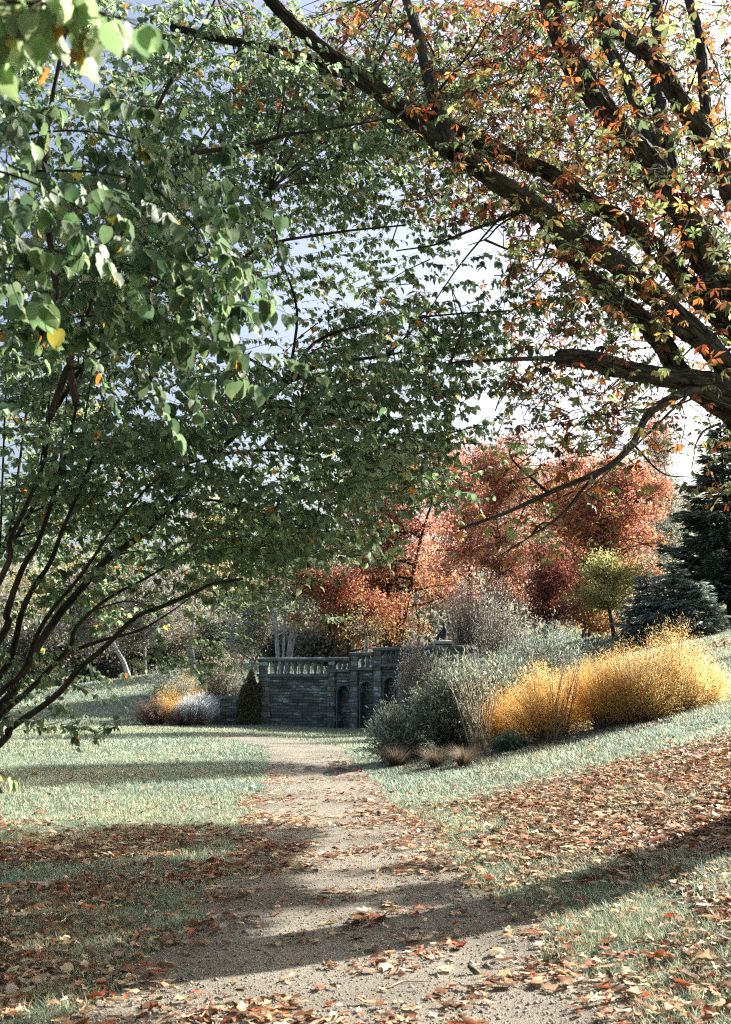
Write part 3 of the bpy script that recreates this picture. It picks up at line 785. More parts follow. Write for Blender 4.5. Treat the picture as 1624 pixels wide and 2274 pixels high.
# ---- pale and bare trees, dark evergreens on the left
PALE = [lin('b9bda8'), lin('cfd0ba'), lin('99a08c'), lin('d8d4bd')]
LIL = [lin('aca69c'), lin('969086'), lin('beb8aa')]
leafy_tree('pale_tree', 'pale silver leaved tree left of the birch cluster', 'tree', at(540, 1470, 62)[:2],
           [px_crown(545, 1350, 75, 75, 62, 1), px_crown(510, 1400, 60, 50, 61, .5), px_crown(590, 1330, 40, 60, 62, .4)], PALE, [2, 2, 1, 1], 8500, .12, .12, 2, 'pale trees beyond the lawn', nlimb=60, ntw=16, bark=M_pale_twig, tw_scale=1.7)
leafy_tree('pale_tree', 'tall pale yellow tree top seen through the green leaves', 'tree', at(470, 1450, 95)[:2],
           [px_crown(460, 1170, 85, 75, 95, 1), px_crown(470, 1260, 90, 90, 95, 1), px_crown(570, 1230, 70, 80, 97, .6)], [lin('d5cfae'), lin('c2b88e'), lin('b3ab90'), lin('d9c99a')], [2, 1, 1, 1], 15000, .24, .28, 1, 'pale trees beyond the lawn', nlimb=46, spread=.6, bark=M_twig)
leafy_tree('bare_tree', 'almost leafless lilac grey tree in front of the dark wood', 'tree', at(330, 1470, 82)[:2],
           [px_crown(340, 1340, 100, 90, 82, 1), px_crown(270, 1370, 70, 80, 82, .6)], LIL, [1, 1, 1], 3600, .13, .22, 2, 'bare trees beyond the lawn', nlimb=90, ntw=20, bark=M_pale_twig, tw_scale=1.9)
leafy_tree('bare_tree', 'bare twiggy tree leaning over the dark hedge', 'tree', at(210, 1490, 80)[:2],
           [px_crown(190, 1350, 90, 80, 80, 1)], LIL, [1, 1, 1], 2600, .13, .2, 2, 'bare trees beyond the lawn', nlimb=80, ntw=20, bark=M_pale_twig, tw_scale=1.9)
leafy_tree('pale_tree', 'yellowing loose tree behind the green stems', 'tree', at(230, 1450, 90)[:2],
           [px_crown(230, 1270, 90, 75, 90, 1), px_crown(90, 1300, 80, 80, 90, .7)], [lin('b9a860'), lin('a59a6a'), lin('c9b878')], [1, 1, 1], 11000, .2, .24, 1, 'pale trees beyond the lawn', nlimb=40, spread=.5)
DRK = [lin('6e7064'), lin('827c70'), lin('5c6056'), lin('8e8676')]
for (px, py, rx, ry, D, lab) in [(60, 1440, 110, 75, 84, 'dark brown grey shrub thicket at the far left lawn edge'), (210, 1450, 90, 60, 86, 'dark shrub mass below the bare twiggy tree'),
                                 (350, 1440, 90, 55, 88, 'shrub mass standing in for black shade behind the slim birch'), (480, 1430, 80, 60, 86, 'dark shrub behind the pale silver tree'), (620, 1430, 90, 50, 80, 'dark shrub behind the white birch cluster'),  # shrub mass by the slim birch is put in for shade under trees
                                 (720, 1435, 70, 45, 78, 'dark shrub behind the balustrade trees')]:
    leafy_tree('dark_shrub', lab, 'shrub', at(px, py + ry, D)[:2], [px_crown(px, py, rx, ry, D, 1, .6)], DRK, [2, 1, 2, 1], 4600, .26, .1, 3, 'dark shrubs along the wood edge', nlimb=26, spread=.5, wid=.7)

# far wood, one mass closing the horizon
b = MB(); fb = MB()
m = 70000
ax = rng.uniform(-95, 110, m); ay = rng.uniform(118, 150, m)
top = 9 + 9 * fbm(ax * .06, ay * .06 + 3) + 4 * fbm(ax * .3, ay * .3) - 3.5 * sstep((-ax - 10) / 30)
pz = terrain(ax, ay) + top * rng.random(m) ** .75
c = palette(m, [lin('86907c'), lin('9a9a84'), lin('7a7468'), lin('a58f6a'), lin('6b7766')], [2, 2, 2, 1, 2]) 
b.stamp(*T_DIA, np.stack([ax, ay, pz], -1), unit(rng.standard_normal((m, 3))), unit(rng.standard_normal((m, 3)) + (0, 0, .6)), .7 * rng.uniform(.6, 1.4, m), .5, c)
for k in range(160):
    x, y = rng.uniform(-95, 110), rng.uniform(120, 150); z = float(terrain(x, y))
    b.tube([(x, y, z - .3), (x + rng.normal(0, .3), y, z + 6), (x + rng.normal(0, .6), y, z + 11)], [.22, .15, .05], 5, mat=1)
tag(b.build('distant_woods', [M_backleaf, M_bark]), 'hazy far wood of mixed muted trees closing the view', 'wood', kind='stuff')

# ------------------------------------------------------------------ shrubs and border plants
def shrub(name, label, cat, base, w, h, cols, wts, nstem, nleaf, lsize, wid=.4, template=T_LEAFLET, up=.6, hv=(.72, 1.05), group=None, stem_r=.012, leafmat=None, bark=None, lean=(0, 0), fill=.35, leafpart='foliage', spread=.05, dep=None):
    bx, by = base; bz = float(terrain(bx, by)); B0 = np.array([bx, by, bz])
    root = thing(name, B0, label, cat, group)
    sb = MB(); pts = []; dirs = []
    dep = dep or w
    for k in range(nstem):
        a = rng.uniform(0, 2 * math.pi); rr = math.sqrt(rng.random())
        e = np.array([math.cos(a) * rr * w / 2, math.sin(a) * rr * dep / 2, h * math.sqrt(max(.06, 1 - .8 * rr * rr)) * rng.uniform(*hv)]) + np.array([lean[0], lean[1], 0])
        s0 = np.array([math.cos(a) * rr * w * .14, math.sin(a) * rr * dep * .14, -.05])
        t = np.linspace(0, 1, 6)[:, None]
        mid = s0 + (e - s0) * np.array([.4, .4, .62])
        p = (1 - t) ** 2 * s0 + 2 * t * (1 - t) * mid + t * t * e
        p[1:] += rng.normal(0, .02 * h, (5, 3)); p += B0
        p[1:, 2] = np.maximum(p[1:, 2], terrain(p[1:, 0], p[1:, 1]) + .05)
        sb.tube(p, np.linspace(stem_r, stem_r * .3, 6), 4, cap=False)
        pts.append(p); dirs.append(np.gradient(p, axis=0))
    pts = np.array(pts); dirs = np.array(dirs)
    lb = MB()
    if nleaf:
        k = rng.integers(nstem, size=nleaf); s = (fill + (1 - fill) * rng.random(nleaf) ** .8) * 4.999
        i = s.astype(int); f = (s - i)[:, None]
        pos = pts[k, i] * (1 - f) + pts[k, i + 1] * f; d = unit(dirs[k, i])
        pos = pos + rng.normal(0, spread, (nleaf, 3))
        tip = unit(d * up + rng.standard_normal((nleaf, 3)) * .55)
        nrm = unit(rng.standard_normal((nleaf, 3)) + (0, 0, .7))
        sz = lsize * rng.uniform(.6, 1.3, nleaf)
        lb.stamp(*template, pos, tip, nrm, sz, sz * wid, palette(nleaf, cols, wts))
        lb.build(leafpart, leafmat or M_backleaf, root, origin=B0)
    sb.build('stem', bark or M_twig, root, origin=B0)
    return root

OLV = [lin('8a9280'), lin('b2b9a6'), lin('646c5c'), lin('7a7c64')]
g = on_ground(960, 1690)
G_W = 'olive shrubs by the terrace wall'
shrub('willow_shrub', 'big olive grey shrub with narrow willow leaves beside the path', 'shrub', (1.98, 23.2), 2.0, 1.9, OLV, [2, 1.8, 1.6, 1], 260, 20000, .11, .24, up=1.0, hv=(.45, 1.12), group=G_W, spread=.09, fill=.12, lean=(-.12, 0))
shrub('willow_shrub', 'low loose olive shrub lobe leaning onto the path edge', 'shrub', (.78, 22.9), 1.35, 1.1, OLV, [2, 2, 1, 1], 120, 8000, .10, .25, up=1.0, hv=(.35, 1.15), group=G_W, spread=.09, fill=.1, lean=(-.12, 0))
shrub('willow_shrub', 'dim olive shrub behind the leaning dry reeds', 'shrub', (2.75, 23.6), 1.5, 1.75, OLV, [1, 1, 2, 2], 150, 9000, .10, .25, up=1.0, hv=(.4, 1.1), group=G_W, spread=.1, fill=.15)
shrub('willow_shrub', 'olive shrub filling the space between willow leaves and gold mounds', 'shrub', (3.6, 24.4), 1.9, 1.5, OLV, [1, 1, 2, 1], 150, 9000, .10, .25, up=1.0, hv=(.4, 1.1), group=G_W, spread=.1, fill=.15)
shrub('herb_plant', 'low dark green leafy plant at the foot of the first gold mound', 'plant', tuple(on_ground(1135, 1668)[:2]), .7, .32, [lin('5e6e58'), lin('48584a'), lin('78866a')], [1, 1, 1], 60, 2200, .07, .5, hv=(.5, 1.1), spread=.05)
GRY = [lin('727c70'), lin('8c9488'), lin('545e55'), lin('9aa092')]
c = at(1235, 1560, 27); shrub('grey_shrub', 'fine grey green shrub rising behind the gold plants', 'shrub', c[:2], 2.6, at(1235, 1375, 27)[2] - float(terrain(c[0], c[1])), GRY, [2, 2, 2, 1], 240, 22000, .07, .28, up=.9, group='grey green shrubs on the bank', hv=(.4, 1.1), spread=.1, fill=.15)
c = at(1110, 1570, 30); shrub('grey_shrub', 'fine grey green shrub between pedestal and dry reeds', 'shrub', c[:2], 3.2, at(1110, 1448, 30)[2] - float(terrain(c[0], c[1])), GRY, [2, 1, 2, 1], 220, 20000, .075, .28, up=.9, group='grey green shrubs on the bank', spread=.1, fill=.15)
c = at(1180, 1500, 33); shrub('grey_shrub', 'fine grey green shrub farthest up the bank', 'shrub', c[:2], 2.8, at(1180, 1410, 33)[2] - float(terrain(c[0], c[1])), GRY, [2, 1, 2, 1], 180, 14000, .08, .28, up=.9, group='grey green shrubs on the bank', spread=.1, fill=.15)
for (px, D, top, w, lab) in [(1040, 48, 1262, 2.6, 'leafless grey twig shrub behind the small statue'), (1110, 37, 1280, 2.2, 'leafless grey twig shrub under the orange maple'), (925, 41, 1395, 1.5, 'low bare twig shrub in front of the stepped wall')]:
    c = at(px, 1480, D); z = float(terrain(c[0], c[1])); h = at(px, top, D)[2] - z
    shrub('twig_shrub', lab, 'shrub', c[:2], w, h, LIL, [1, 1, 1], 260, 5200, .07, .3, up=1.0, group='bare twig shrubs on the terrace', spread=.12, stem_r=.013, fill=.4)

# gold feathery plants
GOLD = [lin('dcb05c'), lin('e8c888'), lin('cf9c4a'), lin('eed8a6'), lin('bd9448')]
for (px, py, wd, top, col_w, fl, lab) in [(1140, 1655, 140, 1530, [3, 1.2, 3, .3, 2], .1, 'low deep gold feathery mound beside the dry reeds'), (1218, 1648, 185, 1474, [3, 2.4, 2, 1.4, .8], .32, 'rounded gold feathery mound pierced by pale dead canes'),
                                      (1350, 1622, 150, 1458, [3, 2, 3, 1, 2], .42, 'amber feathery mound above the pile of cut twigs'), (1428, 1608, 175, 1418, [2, 3, 1.4, 2.2, .8], .2, 'straw gold feathery mound right of the twig pile'),
                                      (1505, 1588, 165, 1380, [1.4, 3, .8, 3.4, .4], .12, 'tallest pale straw feathery mound of the bank'), (1568, 1568, 95, 1470, [1.5, 3, 1, 3, .4], .1, 'small straw plant at the upper end of the gold bed'),
                                      (1300, 1610, 130, 1480, [3, 1.6, 3, .6, 2], .2, 'amber clump tucked in the dip between the mounds')]:
    g = on_ground(px, py); k = (g[1] + .5) / FPX; w = wd * k * 1.12; dep = max(.9, .75 * w); D = g[1] + dep * .42 + (.8 if px == 1300 else 0)
    h = at(px, top, D)[2] - float(terrain(g[0], D))
    shrub('amsonia_plant', lab, 'plant', (g[0] * D / g[1], D), w, max(h, .5), GOLD, col_w, int(120 + 130 * w), int(19000 * w), .075, .07, T_DIA, up=.4, hv=(.35, 1.08), group='gold feathery plants on the bank', stem_r=.0055, spread=.10, fill=fl, leafmat=M_gold, dep=dep)

# dead reeds and canes
def canes(label, specs, dd, group, name='dry_reed'):
    D = dd if dd > 5 else float(on_ground(specs[0][0], specs[0][1])[1]) + dd
    g0 = at(specs[0][0], specs[0][1], D); B0 = np.array([g0[0], g0[1], float(terrain(g0[0], g0[1]))])
    root = thing(name, B0, label, 'plant', group)
    for (x0, y0, x1, y1, r) in specs:
        a = at(x0, y0, D + rng.normal(0, .12)); e = at(x1, y1, D + rng.normal(0, .25)); a[2] = min(a[2], float(terrain(a[0], a[1]))) - .05
        m = (a + e) / 2 + rng.normal(0, .03, 3); p = smooth_path([a, m, e], 4)
        b = MB(); b.tube(p, np.linspace(r, r * .45, len(p)), 5)
        b.build('cane', M_cane, root, origin=B0)
M_cane = bark_mat('dry_cane', (0.3, 0.22, 0.13), (0.6, 0.5, 0.36), (0.5, 0.42, 0.3), 1.5, .2)
canes('sheaf of pale dead reeds leaning left over the olive shrub', [(1060 + rng.uniform(-14, 36), 1655, 1060 + q * 3.6 - 72 + rng.uniform(-10, 10), 1468 + rng.uniform(0, 70), rng.uniform(.009, .014)) for q in range(34)], 21.4, None)
canes('upright pale dead canes standing in the second gold mound', [(1235 + rng.uniform(-25, 25), 1640, 1250 + rng.uniform(-40, 55), 1450 + rng.uniform(0, 60), rng.uniform(.007, .013)) for q in range(16)], -.15, None)
canes('few dark and pale canes standing in the tall gold mound', [(1385 + rng.uniform(-20, 20), 1610, 1400 + rng.uniform(-55, 60), 1440 + rng.uniform(0, 70), rng.uniform(.006, .011)) for q in range(11)], -.15, None)

# pile of cut twigs at the foot of the gold plants
g = on_ground(1320, 1640); tw = thing('twig_pile', g, 'tangled pile of cut twigs at the foot of the gold plants', 'twig pile')
for k in range(95):
    q = on_ground(rng.uniform(1195, 1430), 0 * 0 + 1640) if False else None
    px = rng.uniform(1200, 1425); c = on_ground(px, 1662 - (px - 1200) * .26 - rng.uniform(0, 16))
    a = rng.uniform(-.6, .6) + (math.pi if rng.random() < .5 else 0); L = rng.uniform(.2, .55)
    d = np.array([math.cos(a), math.sin(a), rng.uniform(-.05, .5)]) * L
    p = np.stack([c + (0, 0, .02), c + d * .5 + rng.normal(0, .03, 3) + (0, 0, .06), c + d + (0, 0, .05)])
    b = MB(); b.tube(smooth_path(p, 3), np.linspace(.010, .004, 7), 4); b.build('twig', M_twig, tw, origin=g)

# tufts
def tuft(name, label, px, py, w, h, cols, n, group=None, bw=.008, grow=None):
    g = on_ground(px, py) if grow is None else np.array(grow); B0 = np.array([g[0], g[1], float(terrain(g[0], g[1]))])
    root = thing(name, B0, label, 'grass tuft', group)
    b = MB(); a = rng.uniform(0, 2 * math.pi, n); r = rng.random(n) ** .7
    out = np.stack([np.cos(a), np.sin(a), 0 * a], -1)
    L = h * rng.uniform(.6, 1.15, n)
    prev = B0 + out * (r * w * .12)[:, None]
    d = unit(out * (r * .5)[:, None] + np.array([0, 0, 1.0]) + rng.normal(0, .12, (n, 3)))
    side = unit(np.cross(d, out + (0, 0, .01)))
    V = []; seg = 4
    for s in range(seg + 1):
        wv = (bw * (1 - s / (seg + .3)))
        V.append(np.stack([prev - side * wv / 2, prev + side * wv / 2], 1))
        d = unit(d + out * (.14 * w / h) - np.array([0, 0, .07]) * s)
        prev = prev + d * (L / seg)[:, None]
    V = np.stack(V, 1).reshape(n, -1, 3)
    q = np.array([(2*s, 2*s+1, 2*s+3, 2*s+2) for s in range(seg)])
    off = (np.arange(n) * (2 * (seg + 1)))[:, None, None]
    col = np.repeat(palette(n, cols, np.ones(len(cols))), 2 * (seg + 1), axis=0)
    b.add(V.reshape(-1, 3), (q[None] + off).reshape(-1, 4), 0, col)
    b.build('blades', M_grass, root, origin=B0)
    cr = MB(); cr.tube([B0 - (0, 0, .05), B0 + (0, 0, .04), B0 + (0, 0, .08)], [w * .12, w * .1, w * .04], 9, rough=.3); cr.build('base', M_soil, root, origin=B0)
BRN = [lin('6a5e4c'), lin('84765e'), lin('50463a'), lin('948770')]
G_T = 'brown grass tufts along the shrub foot'
tuft('grass_tuft', 'fountain shaped brown grass tuft nearest the path', 880, 1703, .85, .55, BRN, 800, G_T, .007)
tuft('grass_tuft', 'dark brown grass tuft in the middle of three', 968, 1706, .65, .5, BRN, 700, G_T, .007)
tuft('grass_tuft', 'tan grass tuft below the leaning reeds', 1030, 1702, .7, .48, BRN, 700, G_T, .007)

# left border by the wall
c = at(450, 1602, 46)
HEA = [lin('74605a'), lin('8a6e62'), lin('5c504a'), lin('7c7a66')]
for (px, py, w, h, lab) in [(335, 1612, 2.1, 1.1, 'dark red brown heather clump at the border tip'), (410, 1614, 2.0, .9, 'dark heather clump in the middle of the border'), (500, 1608, 2.2, .85, 'low brown heather clump below the blue grey grass')]:
    g = on_ground(px, py); shrub('heather_plant', lab, 'plant', (g[0], g[1] + .7), w, h, HEA, [2, 2, 2, 1], 160, 8000, .08, .35, up=.9, hv=(.4, 1.15), group='heather clumps in the left border', stem_r=.008, spread=.05, fill=.1)
for (px, py, D, w, top, lab) in [(385, 1590, 48, 2.0, 1525, 'amber feathery plant in the left border'), (415, 1560, 51, 1.7, 1492, 'brighter amber feathery plant behind the first one')]:
    c = at(px, py, D); z = float(terrain(c[0], c[1])); shrub('amsonia_plant', lab, 'plant', c[:2], w, at(px, top, D)[2] - z, GOLD, [3, 1, 3, .4, 1], 130, 7500, .11, .1, T_DIA, up=.9, hv=(.35, 1.15), group='amber plants in the left border', stem_r=.007, spread=.12, fill=.12, leafmat=M_gold)
LAV = [lin('bcc4c8'), lin('ced4d6'), lin('a4aeb2'), lin('d8d8d8')]
g = at(440, 1600, 47.2); shrub('silver_grass', 'blue grey feathery grass clump beside the low wall', 'plant', g[:2], 2.1, 1.4, LAV, [1, 1, 1, 1], 420, 12000, .16, .06, T_DIA, up=2.2, stem_r=.007, spread=.04, fill=.05, bark=M_birch, leafmat=M_grass)
c = at(370, 1560, 50); shrub('border_shrub', 'loose grey green shrub at the left of the border', 'shrub', c[:2], 2.7, at(370, 1468, 50)[2] - float(terrain(c[0], c[1])), GRY, [1, 1, 1, 1], 110, 4200, .1, .4, up=.7, spread=.12, group='shrubs above the left border')
c = at(490, 1540, 53); shrub('border_shrub', 'loose twiggy shrub with pale leaves above the low wall', 'shrub', c[:2], 2.7, at(490, 1445, 53)[2] - float(terrain(c[0], c[1])), [lin('8c8878'), lin('a8a48c'), lin('6a665a'), lin('b8b090')], [1, 1, 1, 1], 130, 5200, .1, .4, up=.7, spread=.12, group='shrubs above the left border')
# ivy on the end of the terrace wall
iv = thing('ivy_plant', (-5.1, 48.3, 0), 'dark brown green ivy clump hanging on the left wall end', 'ivy')
m = 6500
u = rng.random(m); zz = 2.15 * rng.random(m) ** .85; a = rng.uniform(-.6, math.pi + .6, m)
ux = rng.uniform(-1, 1, m); topz = 2.25 * (1 - .45 * np.abs(ux - .25) ** 2.2) * (1 + .1 * np.sin(ux * 7))
pos = np.stack([-5.12 + ux * .5, 48.32 - .34 * np.sqrt(np.clip(1 - ux ** 2, 0, 1)) * rng.uniform(.3, 1.1, m) - .05 * np.sin(zz * 5), zz / 2.15 * topz], -1)
b = MB(); b.stamp(*T_ROUND, pos, unit(rng.standard_normal((m, 3)) * .6 + (-.3, -.2, -.9)), unit(rng.standard_normal((m, 3)) * .6 + (-.6, -.8, .3)), .1 * rng.uniform(.6, 1.3, m), None, palette(m, [lin('62604a'), lin('76644c'), lin('4e5440'), lin('94825f')], [2, 1, 2, 1]))
b.build('foliage', M_backleaf, iv, origin=(-5.1, 48.3, 0))
b = MB()
for k in range(14):
    x = -5.1 + rng.normal(0, .14) - .1; b.tube(smooth_path([(x, 48.2, -.1), (x + rng.normal(0, .1), 48.2, .8), (x + rng.normal(0, .15), 48.25, 1.6), (x + rng.normal(0, .15), 48.3, 2.1)], 4), np.linspace(.02, .006, 13), 5)
b.build('stem', M_stem, iv, origin=(-5.1, 48.3, 0))

# ------------------------------------------------------------------ the two trees that frame the path
CELL = 125.0
def cell_sample(grid, n):
    """positions in the picture drawn from a coarse density table (rows of 125 px cells)"""
    g = np.array([[float(ch) for ch in r.split()] for r in grid])
    g = g ** 1.25
    w = (g / g.sum()).ravel()
    k = rng.choice(len(w), n, p=w)
    r, c = np.divmod(k, g.shape[1])
    return (c + rng.random(n)) * CELL, (r + rng.random(n)) * CELL

# ---- green tree on the left: many stems fanning out of a base just outside the picture
GB = np.array([-4.3, 8.7, 0.0]); GB[2] = float(terrain(GB[0], GB[1]))
green = thing('katsura_tree', GB, 'green leaved many stemmed tree overhanging the path from the left', 'tree')
stem_lines = [
    ([(0,1652),(22,1619),(91,1571),(135,1535),(175,1487),(234,1436),(303,1370),(366,1345),(439,1312),(472,1297),(540,1285)], .030, 8.6),
    ([(0,1590),(55,1542),(106,1491),(157,1433),(165,1400),(205,1356),(256,1319),(314,1290),(400,1240)], .026, 9.0),
    ([(0,1571),(37,1517),(80,1443),(128,1370),(183,1305),(238,1242),(314,1188),(400,1100),(480,1010),(560,930),(640,850),(720,810),(860,790)], .040, 9.2),
    ([(0,1540),(37,1510),(62,1470),(84,1407),(121,1348),(165,1297),(205,1242),(260,1160),(330,1080)], .026, 8.8),
    ([(0,1500),(30,1440),(48,1363),(73,1308),(110,1253),(135,1188),(180,1080),(230,960)], .034, 9.4),
    ([(0,1420),(15,1363),(33,1308),(55,1253),(84,1206),(110,1130),(150,1000),(170,900)], .034, 9.0),
    ([(0,1290),(22,1200),(60,1120),(100,1020),(110,930)], .028, 8.4),
    ([(175,1440),(240,1418),(310,1400),(370,1365),(420,1330)], .014, 8.6),
    ([(0,1232),(40,1188),(95,1090),(180,990),(300,900),(420,840)], .026, 9.8),
    ([(640,850),(560,800),(480,770),(350,760)], .014, 9.0),
    ([(480,1010),(600,1000),(720,1020),(850,1060)], .014, 9.2),
    ([(400,1100),(520,1120),(640,1160),(760,1190)], .013, 9.0),
    ([(560,930),(640,905),(760,925),(900,950)], .014, 8.8),
    ([(640,850),(700,760),(820,720),(980,700),(1130,690)], .016, 9.6),
    ([(300,900),(420,700),(560,560),(720,520),(900,500)], .020, 9.0),
    ([(110,930),(220,760),(330,640),(470,560)], .018, 8.4),
    ([(420,340),(540,325),(640,300),(740,285),(880,260)], .018, 7.6),
    ([(110,930),(230,600),(330,420),(430,340)], .024, 8.0),
    ([(230,600),(300,350),(380,180),(460,40),(500,-60)], .020, 8.0),
    ([(170,900),(120,600),(100,350),(140,100),(180,-60)], .026, 7.6),
    ([(640,850),(660,690),(620,560),(600,420)], .014, 9.4),
]
gstems = []
for pl, r, D in stem_lines:
    pl = np.array(pl, float)
    s = np.linspace(0, 1, len(pl))
    pts = at(pl[:, 0], pl[:, 1], D - .9 * s * rng.uniform(-.3, 1.2))
    if pl[0, 0] == 0:
        top = pts[0]
        extra = np.stack([GB + rng.normal(0, .06, 3) * (1, 1, 0) - (0, 0, .15), GB * .55 + top * .45 + rng.normal(0, .03, 3)])
        pts = np.concatenate([extra, pts])
    p = smooth_path(pts, 4)
    b = MB(); b.tube(p, np.linspace(r * 1.1, r * .35, len(p)), 8, rough=.08)
    b.build('stem', M_stem, green, origin=GB)
    gstems.append(p)
gall = np.concatenate(gstems)

GREEN_GRID = [
    "9 8 7 8 6 2 1 0 0 0 0 0 0",
    "6 7 8 8 7 6 5 4 1 0 0 0 0",
    "9 9 9 9 9 8 8 7 3 0 0 0 0",
    "9 9 9 9 9 8 8 6 1 0 0 0 0",
    "9 9 9 9 9 5 6 4 2 0 0 0 0",
    "9 9 9 9 8 8 8 6 6 5 5 3 1",
    "9 9 9 9 8 8 8 8 7 2 1 1 0",
    "9 9 9 9 8 8 8 6 2 0 0 0 0",
    "8 8 6 5 5 7 7 6 1 0 0 0 0",
    "9 8 8 6 7 8 6 0 0 0 0 0 0",
    "7 6 4 4 5 1 0 0 0 0 0 0 0",
    "6 4 2 3 1 0 0 0 0 0 0 0 0",
    "3 4 0 0 0 0 0 0 0 0 0 0 0"]
GRN = [lin('6a7a5e'), lin('7c8b69'), lin('586b52'), lin('909b74'), lin('b9a048'), lin('c07a34')]
GRW = [4, 2.5, 3, 1.2, .12, .09]

def leafy_twigs(lb, tb, s, d, L, lsize, cols, wts, spacing=.045, droop=.8, tw_r=.0035, tmpl=None):
    """twigs with opposite, hanging leaves"""
    n = len(s)
    e = s + d * L[:, None]
    mid = (s + e) / 2 + np.stack([0 * L, 0 * L, .06 * L], -1) + rng.normal(0, .07, (n, 3)) * L[:, None]
    for k in range(n):
        tb.tube(np.stack([s[k], mid[k], e[k]]), [tw_r, tw_r * .8, tw_r * .4], 4, mat=1, cap=False)
    cnt = np.maximum(4, (L / spacing).astype(int)); idx = np.repeat(np.arange(n), cnt)
    t = rng.random(len(idx))[:, None]
    p = (1 - t) ** 2 * s[idx] + 2 * t * (1 - t) * mid[idx] + t * t * e[idx]
    side = unit(np.cross(d[idx], (0, 0, 1.0))) * rng.choice([-1, 1], len(idx))[:, None]
    tip = unit(d[idx] * .45 + side * .75 + np.array([0, 0, -droop]) + rng.normal(0, .25, (n, 3))[idx] + rng.normal(0, .25, (len(idx), 3)))
    p = p + tip * (lsize * .22)
    nrm = unit(np.array([0, 0, 1.0]) + .45 * d[idx] + rng.normal(0, .42, (n, 3))[idx] + rng.normal(0, .28, (len(idx), 3)))
    sz = lsize * np.clip(rng.normal(1, .2, len(idx)), .5, 1.5)
    lb.stamp(*(tmpl or T_ROUND), p, tip, nrm, sz, sz * rng.uniform(.85, 1.1, len(idx)), palette(len(idx), cols, wts) * np.clip(rng.normal(1, .13, (n, 1)), .6, 1.4)[idx], bend=rng.uniform(.6, 2.2, len(idx)))

NTW = 14500
px, py = cell_sample(GREEN_GRID, NTW)
Dm = np.where(rng.random(NTW) < .25, rng.uniform(7.4, 9, NTW), rng.uniform(8.8, 12.2, NTW))
Dm = np.where(px > 950, rng.uniform(9, 11.5, NTW), Dm)
pos = at(px, py, Dm)
q = .6 * fbm(pos[:, 0] * .8 + pos[:, 1] * .5, pos[:, 2] * 3.4 + pos[:, 0] * .5 + pos[:, 1] * .5) + .4 * fbm(pos[:, 1] * 2.1 + 8, pos[:, 2] * 3.0 + pos[:, 0] * 1.9)
pos = pos[q > np.quantile(q, .58)]; NTW = len(pos)      # leaf tiers with light between them
d = pos - np.array([GB[0], GB[1] + .5, 0]); d[:, 2] *= .10
d = unit(unit(d) * .9 + rng.normal(0, .6, (NTW, 3)) * (1, 1, .5))
L = rng.uniform(.18, .5, NTW)
lb = MB()
leafy_twigs(lb, lb, pos - d * L[:, None] * .5, d, L, .053, GRN, GRW, spacing=.028, tw_r=.0026)
lb.build('crown', [M_green, M_stem], green, origin=GB)
# boughs that carry the twigs
for k in range(70):
    q = pos[rng.integers(NTW)]
    dd = np.linalg.norm(gall - q, axis=1) + 4 * np.maximum(0, gall[:, 2] - q[2] + .1) + 2 * np.maximum(0, gall[:, 0] - q[0])
    s = gall[np.argmin(dd)]
    if np.linalg.norm(q - s) < .3: continue
    m = s * .5 + q * .5 + (0, 0, .1 * np.linalg.norm(q - s)) + rng.normal(0, .05, 3)
    b = MB(); b.tube(smooth_path([s, m, q], 5), np.linspace(.011, .004, 11), 5); b.build('bough', M_stem, green, origin=GB)

# sprays of the same tree that hang close to the lens
def near_spray(lines, lsize, cols, wts, droop=1.4, spacing=.03, L=(.2, .4), r=.006, per=10, jit=.1):
    for pl in lines:
        tb = MB(); lbb = MB()
        p = smooth_path(np.array([at(x, y, D) for x, y, D in pl]), 5)
        tb.tube(p, np.linspace(r, r * .4, len(p)), 6)
        i = rng.integers(1, len(p), per); s = p[i] + rng.normal(0, jit * .3, (per, 3))
        d = unit(unit(np.gradient(p, axis=0))[i] + rng.normal(0, .5, (per, 3)) + (0, 0, -.25))
        leafy_twigs(lbb, tb, s, d, rng.uniform(*L, per), lsize, cols, wts, spacing=spacing, droop=droop, tw_r=.002, tmpl=T_ROUNDHI)
        o = tb.build('low_branch', [M_stem, M_stem], green, origin=GB)
        lbb.build('foliage', M_leaf, o, origin=GB)
SHADE_GRN = [lin('566c4e'), lin('667c58'), lin('465c40'), lin('7a8e64'), lin('b9a048'), lin('b07034')]  # leaf greens darkened: shade on these sprays put into their colour
LGT = [lin('84986a'), lin('98a67c'), lin('70865c'), lin('b4aa66'), lin('b88444')]
near_spray([[(-200, -60, 1.75), (-40, -20, 1.7), (120, 10, 1.65), (235, 30, 1.62)], [(-180, -30, 1.6), (-20, 0, 1.6), (110, 10, 1.58)], [(-150, 10, 1.7), (0, 20, 1.68), (190, 40, 1.66)]], .052, LGT, [4, 3, 3, .6, .6], droop=2.2, spacing=.026, L=(.06, .13), per=10, jit=.03)
near_spray([[(-300, 330, 3.3), (-100, 360, 3.2), (60, 400, 3.1), (210, 480, 3.05)], [(-300, 520, 3.3), (-60, 540, 3.2), (100, 580, 3.1)]], .052, SHADE_GRN, [3, 3, 2, 2, .03, .03], droop=1.7, spacing=.028, L=(.12, .25), per=20, jit=.16)
